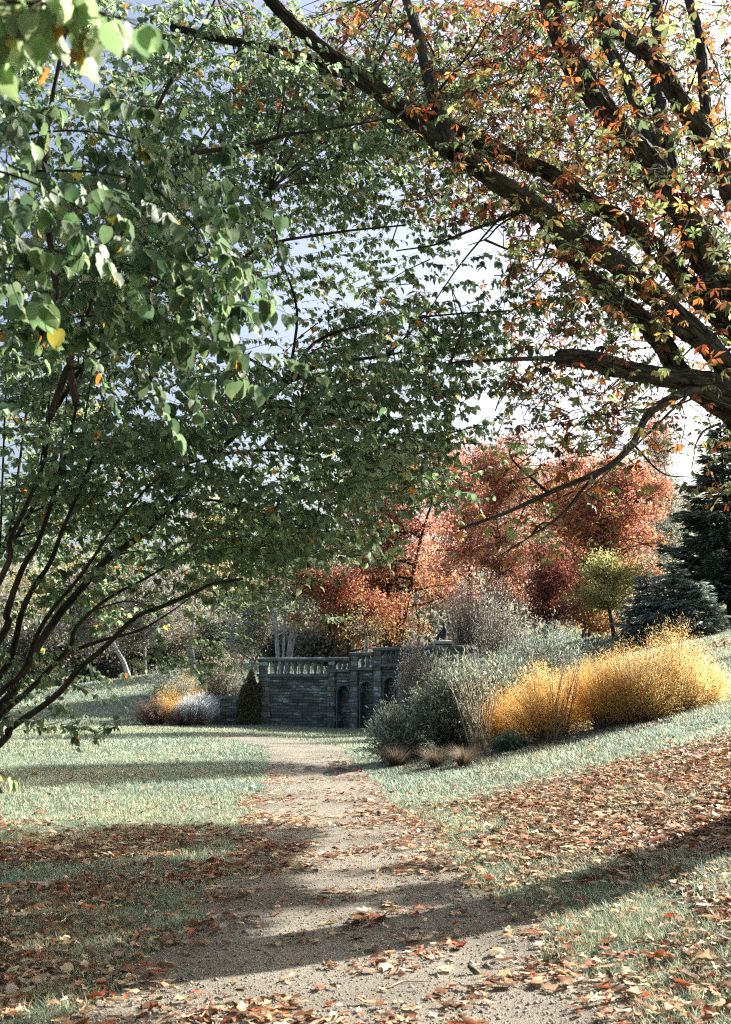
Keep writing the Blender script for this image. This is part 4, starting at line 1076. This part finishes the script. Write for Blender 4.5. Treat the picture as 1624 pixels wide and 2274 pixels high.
near_spray([[(-200, 420, 4.3), (80, 380, 4.2), (300, 400, 4.1), (430, 500, 4.0), (480, 600, 3.95)], [(-200, 640, 4.3), (60, 590, 4.2), (250, 580, 4.1), (390, 640, 4.0), (450, 700, 3.9)],
            [(-200, 800, 4.6), (60, 720, 4.4), (260, 700, 4.3), (400, 720, 4.2)], [(-150, 330, 4.6), (150, 290, 4.5), (330, 330, 4.4), (450, 430, 4.2)]],
           .054, SHADE_GRN, [3.2, 3, 2, 1.6, .05, .04], droop=1.2, spacing=.027, L=(.25, .5), per=34, jit=.4)
near_spray([[(-120, 1750, 5.2), (-40, 1722, 5.1), (6, 1716, 5.05)]], .055, LGT, [3, 2, 2, 1, 1], droop=1.0, spacing=.03, L=(.06, .1), per=4, jit=.02)

# ---- big tree on the right, limbs sweeping up and to the left
RB = np.array([4.9, 10.4, 0.0]); RB[2] = float(terrain(RB[0], RB[1]))
big = thing('buckeye_tree', RB, 'large dark barked tree with orange and green leaves leaning over from the right', 'tree')
def limb(pl, r0, r1, D0, D1, name='limb', seg=40, rough=.16, n=20, pre=None):
    pl = np.array(pl, float); s = np.linspace(0, 1, len(pl))
    pts = at(pl[:, 0], pl[:, 1], D0 + (D1 - D0) * s)
    if pre is not None: pts = np.concatenate([np.atleast_2d(pre), pts])
    p = smooth_path(pts, n)
    b = MB(); b.tube(p, np.linspace(r0, r1, len(p)), seg, rough=rough); b.build(name, M_bark, big, origin=RB)
    return p
crotch = at(1700, 905, 9.8)
trunk = smooth_path([RB - (0, 0, .4), RB + (-.12, -.05, .7), RB * .45 + crotch * .55 + (.05, 0, 0), crotch, at(1668, 800, 9.7)], 26)
b = MB(); b.tube(trunk, np.concatenate([np.linspace(.52, .40, 40), np.linspace(.40, .30, len(trunk) - 40)]), 56, rough=.14); b.build('trunk', M_bark, big, origin=RB)
LIMBS = []
LIMBS.append(limb([(1640,840),(1519,717),(1401,611),(1284,529),(1166,443),(1009,341),(900,250),(800,170),(700,95),(620,20),(560,-60)], .115, .045, 9.6, 7.9, pre=at(1720, 960, 9.8)))
LIMBS.append(limb([(1660,770),(1538,646),(1460,556),(1381,490),(1303,443),(1225,388),(1107,337),(1009,285),(880,225),(760,160),(640,118),(500,88),(380,60)], .11, .03, 10.1, 8.6, pre=at(1725, 930, 9.9)))
LIMBS.append(limb([(1660,730),(1600,630),(1558,548),(1519,470),(1460,392),(1401,313),(1342,243),(1284,157),(1244,78),(1221,0),(1190,-110)], .16, .085, 9.8, 9.4, pre=at(1735, 900, 9.8)))
LIMBS.append(limb([(1680,520),(1624,423),(1597,360),(1558,294),(1507,219),(1464,149),(1401,94),(1342,47),(1276,0),(1180,-60)], .10, .05, 9.3, 8.8, pre=at(1780, 760, 9.6)))
LIMBS.append(limb([(1545,560),(1510,430),(1480,330),(1465,240),(1460,196),(1464,118),(1456,0),(1450,-100)], .085, .055, 10.2, 10.8))
LIMBS.append(limb([(1660,420),(1590,330),(1570,255),(1562,176),(1554,78),(1530,0),(1510,-90)], .065, .045, 10.4, 10.8, pre=at(1760, 700, 10.2)))
LIMBS.append(limb([(1520,500),(1450,330),(1401,196),(1374,149),(1330,59),(1290,-60)], .085, .05, 10.2, 10.4))
LIMBS.append(limb([(1600,900),(1519,842),(1480,776),(1440,725),(1362,658),(1284,588),(1225,509),(1150,430)], .115, .05, 9.9, 9.7, pre=at(1720, 985, 9.8)))
LIMBS.append(limb([(1620,860),(1560,846),(1499,838),(1401,826),(1340,806),(1290,797),(1240,793)], .10, .07, 9.6, 9.0, rough=.2))
LIMBS.append(limb([(1290,797),(1230,796),(1160,797),(1088,800),(1000,806)], .028, .01, 9.0, 8.8, name='branch', seg=7))
LIMBS.append(limb([(1640,905),(1550,868),(1500,880),(1440,920),(1405,985),(1345,1040),(1230,1090),(1120,1140),(1020,1175)], .05, .010, 9.6, 8.2, name='branch', seg=8))
LIMBS.append(limb([(1345,1040),(1300,1080),(1250,1140),(1180,1190),(1100,1240)], .018, .005, 8.9, 8.4, name='branch', seg=6))
LIMBS.append(limb([(1284,529),(1230,490),(1160,470),(1100,492),(1050,510),(1000,530),(960,545),(880,557)], .025, .006, 9.2, 9.0, name='branch', seg=6))
LIMBS.append(limb([(1160,470),(1110,500),(1080,530),(1040,545)], .012, .004, 9.1, 9.0, name='branch', seg=5))
LIMBS.append(limb([(1009,341),(960,200),(930,80),(890,-40)], .07, .04, 8.6, 9.4, name='limb', seg=9))
LIMBS.append(limb([(760,160),(700,150),(620,120),(540,95)], .05, .02, 9.0, 8.8, name='branch', seg=8))
LIMBS.append(limb([(1405,985),(1470,1050),(1530,1060)], .012, .004, 9.2, 9.6, name='branch', seg=5))
LIMBS.append(limb([(1600,940),(1560,960),(1540,1000)], .014, .004, 9.4, 9.2, name='branch', seg=5))
ball = np.concatenate(LIMBS)
BUCK_GRID = [
    "0 0 0 0 1 3 5 6 6 6 6 5 3",
    "0 0 0 0 2 3 4 6 7 7 6 5 4",
    "0 0 0 0 1 1 2 4 7 7 6 6 5",
    "0 0 0 0 0 0 1 2 5 6 6 7 6",
    "0 0 0 0 0 0 0 0 0 4 5 5 5",
    "0 0 0 0 0 0 1 1 1 3 4 4 4",
    "0 0 0 0 0 1 1 1 2 4 4 3 2",
    "0 0 0 0 0 0 0 0 0 3 4 3 2",
    "0 0 0 0 0 0 0 0 1 2 2 1 1",
    "0 0 0 0 0 0 0 0 1 2 1 0 0"]
BCK = [lin('626e4c'), lin('868f5c'), lin('966838'), lin('9e5a34'), lin('6e4632'), lin('b8a468'), lin('523a2a')]
NCL = 7600
px, py = cell_sample(BUCK_GRID, NCL)
pos = at(px, py, np.where(rng.random(NCL) < .2, rng.uniform(7.8, 9.6, NCL), rng.uniform(10.2, 14.5, NCL)))
near = gall  # keep off the stems of the green tree
lb = MB()
base_col = palette(NCL, BCK, [3, 3, 1.8, 1.6, 1.8, 1.6, 1.2])
k5 = rng.integers(4, 7, NCL)
axis = unit(rng.normal(0, .5, (NCL, 3)) + (0, 0, .8))
ref = unit(np.cross(axis, rng.standard_normal((NCL, 3)))); ref2 = np.cross(axis, ref)
idx = np.repeat(np.arange(NCL), k5); kk = np.concatenate([np.arange(q) for q in k5])
ang = kk * 2 * math.pi / 6.2 + rng.normal(0, .18, len(idx)) + np.repeat(rng.uniform(0, 6, NCL), k5)
dirl = ref[idx] * np.cos(ang)[:, None] + ref2[idx] * np.sin(ang)[:, None]
fold = rng.uniform(-.9, .2, NCL)[idx]
tip = unit(dirl + np.array([0, 0, 1.0]) * (fold - .15)[:, None] + rng.normal(0, .12, (len(idx), 3)))
sz = .078 * np.clip(rng.normal(1, .22, NCL), .5, 1.5)[idx] * rng.uniform(.75, 1.15, len(idx))
lb.stamp(*T_LEAFLET, pos[idx], tip, unit(axis[idx] + rng.normal(0, .25, (len(idx), 3))), sz, sz * rng.uniform(.34, .48, len(idx)), np.clip(base_col[idx] * (1 + .22 * rng.standard_normal((len(idx), 1))), .01, .9))
# shoots that hold the leaves
for q in range(NCL):
    if q % 3: continue
    e = pos[q]; s = e + unit(rng.normal(0, .6, 3) + (.5, .1, -.25)) * rng.uniform(.18, .5)
    lb.tube(np.stack([s, (s + e) / 2 + rng.normal(0, .02, 3), e]), [.006, .0045, .003], 4, mat=1, cap=False)
lb.build('crown', [M_leaf, M_bark], big, origin=RB)
for k in range(76):
    q = pos[rng.integers(NCL)]
    dd = np.linalg.norm(ball - q, axis=1); s = ball[np.argmin(dd)]
    if dd.min() < .25: continue
    b = MB(); b.tube(smooth_path([s, s * .5 + q * .5 + rng.normal(0, .08, 3), q], 4), np.linspace(.013, .004, 9), 5); b.build('twig', M_bark, big, origin=RB)
# crown leaves added out of view, kept only where their shade is wanted
SHADE_LEAVES = MB()
m = 36000
c3 = np.stack([rng.uniform(3.0, 13, m), rng.uniform(5.5, 21, m), rng.uniform(4.8, 12.5, m)], -1)
fx, fy = seen(c3)
tg = (c3[:, 2] - .2) / S[2]
gxx, gyy = c3[:, 0] - S[0] * tg, c3[:, 1] - S[1] * tg
want = np.where((gxx > -4.8) & (gxx < -.5 + .5 * (fbm(gyy * .8, gyy * 0 + 2) - .5)) & (gyy > 6.7) & (gyy < 13.4 - .25 * (gxx + 2)), 1.0, 0.0) * (fbm(gxx * .55 + 9, gyy * 1.1) > .36)
want = np.maximum(want, .8 * ((gxx > -1.2) & (gxx < .8) & (gyy > 8.3) & (gyy < 10.3)) * (fbm(gxx * .7 + 2, gyy * 2.2 + 1) > .5))
want = np.maximum(want, .7 * ((gxx < -.9) & (gyy > 4.5) & (gyy < 6.2)) * (fbm(gxx * .9 + 5, gyy * 2 + 7) > .52))
tq = (c3[:, 1] - 4.1) / S[1]; nx_, ny_ = seen(c3 - np.array(S)[None] * tq[:, None])
want = np.maximum(want, .95 * ((nx_ > -100) & (nx_ < 395 + 60 * (fbm(ny_ * .02, nx_ * .02) - .5)) & (ny_ > 250) & (ny_ < 780)) * (fbm(nx_ * .014, ny_ * .02 + 3) > .36))
k = (rng.random(m) < want) & ((fx > 1680) | (fy < -60))
c3 = c3[k][:5200]; m = len(c3)
i5 = np.repeat(np.arange(m), 5); t5 = unit(rng.standard_normal((len(i5), 3)) - (0, 0, .4))
SHADE_LEAVES.stamp(*T_LEAFLET, c3[i5] + rng.normal(0, .05, (len(i5), 3)), t5, unit(rng.standard_normal((len(i5), 3)) + (0, 0, .8)), .17, .075, palette(len(i5), BCK, [2.6, 2.6, 2.2, 2, 1.6, 1.6, .8]))
SHADE_LEAVES.build('crown', M_leaf, big, origin=RB)

# trees standing outside the picture on the right, seen only through the shade they throw on the lawn
leafy_tree('unseen_tree', 'tall brown leaved tree on the bank beyond the right edge', 'tree', (18.5, 36.3),
           [((18.5, 36.3, 17.0), (2.6, 2.3, 1.7), 1)], BCK[:5], [1, 1, 2, 1, 1], 12000, .26, .3, 1, 'trees outside the right edge', nlimb=34)
leafy_tree('unseen_tree', 'second brown leaved tree further up the right bank', 'tree', (22.2, 56.8),
           [((22.2, 56.8, 21.0), (3.0, 2.4, 1.8), 1)], BCK[:5], [1, 1, 2, 1, 1], 12000, .26, .3, 1, 'trees outside the right edge', nlimb=34)

# unseen trees added behind and left of the camera, blocking sky from the foreground
leafy_tree('unseen_tree', 'added sky blocking tree behind the viewpoint on the left of the path', 'tree', (-5.5, -5.5),
           [((-5.0, -4.0, 7.5), (5.2, 4.6, 3.4), 1)], GRN[:4], [1, 1, 1, 1], 9000, .34, .3, 1, 'added trees behind the viewpoint', nlimb=30, spread=.6)
leafy_tree('unseen_tree', 'added sky blocking tree behind the viewpoint on the right of the path', 'tree', (5.5, -7.5),
           [((5.0, -6.5, 8.0), (5.2, 4.2, 3.6), 1)], GRN[:4], [1, 1, 1, 1], 9000, .34, .3, 1, 'added trees behind the viewpoint', nlimb=30, spread=.6)
leafy_tree('unseen_tree', 'added sky blocking tree on the lawn beyond the left edge', 'tree', (-10.5, 4.0),
           [((-10.0, 4.0, 6.5), (3.6, 4.6, 4.2), 1)], GRN[:4], [1, 1, 1, 1], 9000, .34, .3, 1, 'added trees outside the left edge', nlimb=30, spread=.6)

# ------------------------------------------------------------------ lawn grass
def blades(n, xr, yr, h, w, cols, wts, keep, seed_scale=1.0):
    x = rng.uniform(*xr, n); y = rng.uniform(*yr, n)
    k = keep(x, y); x, y = x[k], y[k]; z = terrain(x, y)
    fx, fy = seen(np.stack([x, y, z], -1)); k = (fx > -250) & (fx < 1874) & (fy < 2500)
    x, y, z = x[k], y[k], z[k]; m = len(x)
    a = rng.uniform(0, 2 * math.pi, m)
    lean = np.stack([np.cos(a), np.sin(a), 0 * a], -1) * rng.uniform(.1, .9, m)[:, None]
    tip = unit(lean + (0, 0, 1))
    nrm = unit(np.stack([np.cos(a), np.sin(a), 0 * a], -1) + rng.normal(0, .3, (m, 3)))
    c = palette(m, cols, wts)
    patch = fbm(x * .8, y * .8)[:, None]
    c = c * (.7 + .55 * patch) * (1 + (fbm(x * .33 + 4, y * .33)[:, None] - .5) * np.array([.5, .22, -.15]))
    hh = h * rng.uniform(.5, 1.3, m) * (0.7 + .6 * vnoise(x * 1.7, y * 1.7))
    G.stamp(*T_BLADE, np.stack([x, y, z - .004], -1), tip, nrm, hh, w * rng.uniform(.7, 1.3, m), c)
G = MB()
GRS = [lin('8a9680'), lin('a4ad94'), lin('6c7b64'), lin('b6bc9e'), lin('b4a880')]
GW = [3, 2.5, 2, 1.2, .5]
off_path = lambda x, y: ~on_path(x, y, -.02) & (terrain(x, y) > -.5) & (y < 47.5)
worn = lambda x, y: rng.random(len(x)) < np.clip((fbm(x * 1.4 + 7, y * 1.4) - .30) * 4, .12, 1)
blades(210000, (-3.6, 4.0), (4.6, 9), .072, .0045, GRS, GW, lambda x, y: off_path(x, y) & worn(x, y))
blades(190000, (-6, 6.5), (9, 15), .06, .007, GRS, GW, lambda x, y: off_path(x, y) & worn(x, y))
blades(190000, (-11, 10), (15, 26), .07, .012, GRS, GW, off_path)
blades(150000, (-18, 14), (26, 47), .085, .022, GRS, GW, off_path)
blades(90000, (-34, 30), (45, 85), .12, .05, GRS, GW, lambda x, y: (terrain(x, y) > .05))
# a weedy strip of grass on the crown of the path further on
blades(60000, (-5, 1), (12.5, 39), .05, .009, GRS, GW, lambda x, y: on_path(x, y) & (fbm(x * 1.2 + 30, y * .45) > .53 - .13 * (y > 21)))
tag(G.build('lawn_grass', M_grass), 'short pale green lawn grass on both sides of the path', 'grass', kind='stuff')

# ------------------------------------------------------------------ fallen leaves
def litter_density(x, y):
    n1 = fbm(x * .9 + 3, y * .9 + 11); n2 = fbm(x * 2.6, y * 2.6 + 4)
    on = on_path(x, y)
    right = (x > 0.2) & ~on; left = (x < 0) & ~on
    dr = sstep((15.6 + .25 * x + 2.0 * (n1 - .5) - y) / 2.2)
    strip = sstep((x - np.interp(y, py_, er) - .1 - 1.3 * (n1 - .25)) / .8)
    edge = np.exp(-np.abs(x - np.interp(y, py_, er)) / .16)
    dr = dr * np.where(y > 6.6, np.clip(.10 + .95 * strip + .35 * edge, 0, 1), np.clip(.30 + .8 * (n1 - .35), .12, .8))
    dl = sstep((13.6 + 1.5 * (n1 - .5) - .25 * (x + 3) - y) / 2.2) * np.clip((n1 - .40) * 5 + .25, .06, 1) * .9
    dp = np.clip(np.clip((n2 - .42) * 3.2, .03, 1) + .8 * np.exp(-np.minimum(np.abs(x - np.interp(y, py_, er)), np.abs(x - np.interp(y, py_, el))) / .14), 0, 1) * np.interp(y, [4, 6, 7, 9, 11, 13, 15, 18, 24], [.9, .6, .4, .28, .45, .55, .32, .16, .07])
    far = .05 * np.exp(-np.maximum(y - 15, 0) / 6)
    return np.where(on, dp, np.where(right, np.maximum(dr, far), np.maximum(dl, far * .7)))
n = 400000
x = rng.uniform(-8, 9, n); y = 4.6 + 22 * rng.random(n) ** 1.5
wgt = 22 * 1.5 * ((y - 4.6) / 22 + 1e-4) ** (1 / 3)   # undo the sampling towards the camera
k = rng.random(n) < litter_density(x, y) * np.clip(wgt / 30, 0, 1) * 1.0
x, y = x[k], y[k]
fx, fy = seen(np.stack([x, y, terrain(x, y)], -1))
k = (fx > -200) & (fx < 1824) & (fy < 2480)
x, y = x[k], y[k]; n = len(x)
DRYC = [lin('ae8c6c'), lin('c4a98a'), lin('80593f'), lin('dac6ac'), lin('a05634'), lin('5e4432'), lin('beac8a')]
DRYW = [3, 2.0, 3.0, .9, 1.0, 2.0, .8]
col = palette(n, DRYC, DRYW, .2)
gr = ~on_path(x, y)
z = terrain(x, y) + np.where(gr, rng.uniform(.006, .038, n), .020 + .012 * rng.random(n))
size = .068 * np.exp(np.clip(rng.normal(0, .42, n), -1.2, .68)); a = rng.uniform(0, 2 * math.pi, n)
tip = unit(np.stack([np.cos(a), np.sin(a), rng.normal(0, .12, n)], -1) + gr[:, None] * rng.normal(0, .12, (n, 3)))
nrm = unit(np.array([0, 0, 1.0]) + rng.normal(0, .14, (n, 3)) * np.where(gr, 1.8, 1)[:, None])
flip = rng.random(n) < .3
nrm[flip] *= -1; z = z + np.where(flip, size * .22, 0)
kind = rng.integers(len(T_DRY), size=n); width = size * rng.uniform(.35, .85, n); bend = rng.uniform(.2, .8, n) * np.where(rng.random(n) < .15, 1.8, 1)
p3 = np.stack([x, y, z], -1)
fx, fy = seen(p3)
inside = (fx > 10) & (fx < 1614) & (fy < 2262)
score = np.where(inside, size / y, -1)
nearest = np.argsort(-score)[:300]
mask = np.zeros(n, bool); mask[nearest] = True
FL = MB()
for q in range(len(T_DRY)):
    k = (kind == q) & ~mask
    FL.stamp(*T_DRY[q], p3[k], tip[k], nrm[k], size[k], width[k], col[k], bend=bend[k])
hx = rng.uniform(9, 20, 5200); hy = rng.uniform(29, 46, 5200)
ka = (np.abs(hy - 37 - .25 * (hx - 12)) < 3.2 * (fbm(hx * .5, hy * .5) + .15)); hx, hy = hx[ka], hy[ka]; m = len(hx)
FL.stamp(*T_LEAFLET, np.stack([hx, hy, terrain(hx, hy) + .04], -1), unit(rng.standard_normal((m, 3)) * (1, 1, .25)), unit(rng.normal(0, .3, (m, 3)) + (0, 0, 1)), .2, .12, palette(m, DRYC, DRYW))
tag(FL.build('leaf_litter', M_dry), 'brown and tan fallen leaves strewn over bank, lawn and path', 'leaves', kind='stuff')
# the three hundred largest in the picture, each an object
tones = {0: 'tan', 1: 'pale tan', 2: 'dark brown', 3: 'cream coloured', 4: 'rusty orange', 5: 'dull dark brown', 6: 'straw coloured'}
shape = ['curled', 'folded', 'twisted', 'flat', 'cupped', 'wavy', 'crumpled', 'narrow curled'] * 2
protos = {}
for q in range(len(T_DRY)):
    for c_ in range(len(DRYC)):
        mb = MB(); mb.stamp(*T_DRY[q], np.zeros((1, 3)), np.array([[0, 1., 0]]), np.array([[0, 0, 1.]]), 1.0, None, DRYC[c_][None])
        protos[q, c_] = mb
made = {}
from mathutils import Matrix
used = set()
for i in nearest:
    q = int(kind[i]); c_ = int(np.argmin(((np.array(DRYC) - col[i]) ** 2).sum(1)))
    if (q, c_) not in made:
        o = protos[q, c_].build('fallen_leaf', M_dry); made[q, c_] = o
    else:
        o = made[q, c_].copy(); COL.objects.link(o)
    yv = tip[i]; xv = unit(np.cross(yv, nrm[i])); zv = np.cross(xv, yv)
    Mx = Matrix(((xv[0]*width[i], yv[0]*size[i], zv[0]*size[i]*bend[i], p3[i, 0]), (xv[1]*width[i], yv[1]*size[i], zv[1]*size[i]*bend[i], p3[i, 1]), (xv[2]*width[i], yv[2]*size[i], zv[2]*size[i]*bend[i], p3[i, 2]), (0, 0, 0, 1)))
    o.matrix_world = Mx
    X_, Y_ = float(fx[i]), float(fy[i])
    surf = 'on the gravel' if not gr[i] else ('in the left grass' if x[i] < 0 else 'on the grassy bank')
    dep = 'at the bottom edge' if Y_ > 2180 else ('in the near sunlit stretch' if Y_ > 2080 else ('near the tree shadow' if Y_ > 1960 else 'past the tree shadow'))
    tag(o, f'{tones[c_]} {shape[q]} fallen leaf {surf} {dep}', 'leaf', 'fallen leaves in the foreground')

# small stones of the gravel
n = 30000
x = rng.uniform(-1.7, 1.7, n); y = 4.7 + 9 * rng.random(n) ** 1.6
k = on_path(x, y, -.06); x, y = x[k], y[k]; n = len(x)
oct_v = np.array([(1,0,0),(0,1,0),(-1,0,0),(0,-1,0),(0,0,.7),(0,0,-.7)]) * .5
oct_f = [np.array([(0,1,4),(1,2,4),(2,3,4),(3,0,4),(1,0,5),(2,1,5),(3,2,5),(0,3,5)])]
PB = MB()
PB.stamp(oct_v, oct_f, np.stack([x, y, terrain(x, y) + .018], -1), unit(rng.standard_normal((n, 3)) * (1, 1, .2)), np.tile((0., 0, 1.), (n, 1)), .0095 * np.exp(rng.normal(0, .45, n)), None, palette(n, [lin('aaa294'), lin('958d80'), lin('c4bcae'), lin('7e766a')], [2, 2, 1, 1]), smooth=True)
tag(PB.build('gravel', M_dry), 'loose grey pebbles on the sunlit gravel path', 'gravel', kind='stuff')
# the pale bent twig and the short stub of wood lying on the path
p = smooth_path([at(x_, y_, D_) for x_, y_, D_ in [(845, 2212, 0), (865, 2207, 0), (892, 2196, 0), (925, 2193, 0), (945, 2192, 0)] for D_ in [on_ground(x_, y_)[1]]], 4)
p[:, 2] = terrain(p[:, 0], p[:, 1]) + .026
b = MB(); b.tube(p, np.linspace(.006, .004, len(p)), 6); tag(b.build('fallen_twig', M_cane), 'pale bent twig lying on the gravel near the bottom', 'twig')
g = on_ground(1056, 2170)
b = MB(); b.tube(smooth_path([g + (.035, 0, -.01), g + (0, .01, .028), g + (-.035, .015, .06)], 4), np.linspace(.020, .015, 9), 9, rough=.3); tag(b.build('wood_stub', M_twig), 'short broken stub of wood standing up from the gravel', 'wood')

# bare soil under the border planting on the right bank
xs = []; 
rows = [(on_ground(px, py)) for px, py in [(835, 1700), (900, 1712), (970, 1713), (1040, 1708), (1110, 1690), (1200, 1668), (1300, 1650), (1420, 1620), (1520, 1592), (1610, 1560)]]
rows = smooth_path(np.array(rows), 6)
b = MB(); m = 9; w = np.linspace(0, 1, m)
X = rows[:, 0, None] + w[None] * 1.0 + .12 * np.sin(np.arange(len(rows)) * 1.7)[:, None] * (w < .2); Y = rows[:, 1, None] + w[None] * 3.4 + .14 * rng.standard_normal((len(rows), 1)) * (w < .2)
k = len(rows); i, j = np.meshgrid(np.arange(k - 1), np.arange(m - 1), indexing='ij')
b.add(np.stack([X, Y, terrain(X, Y) + .02], -1).reshape(-1, 3), np.stack([i*m+j, (i+1)*m+j, (i+1)*m+j+1, i*m+j+1], -1).reshape(-1, 4))
tag(b.build('soil', M_soil), kind='structure')
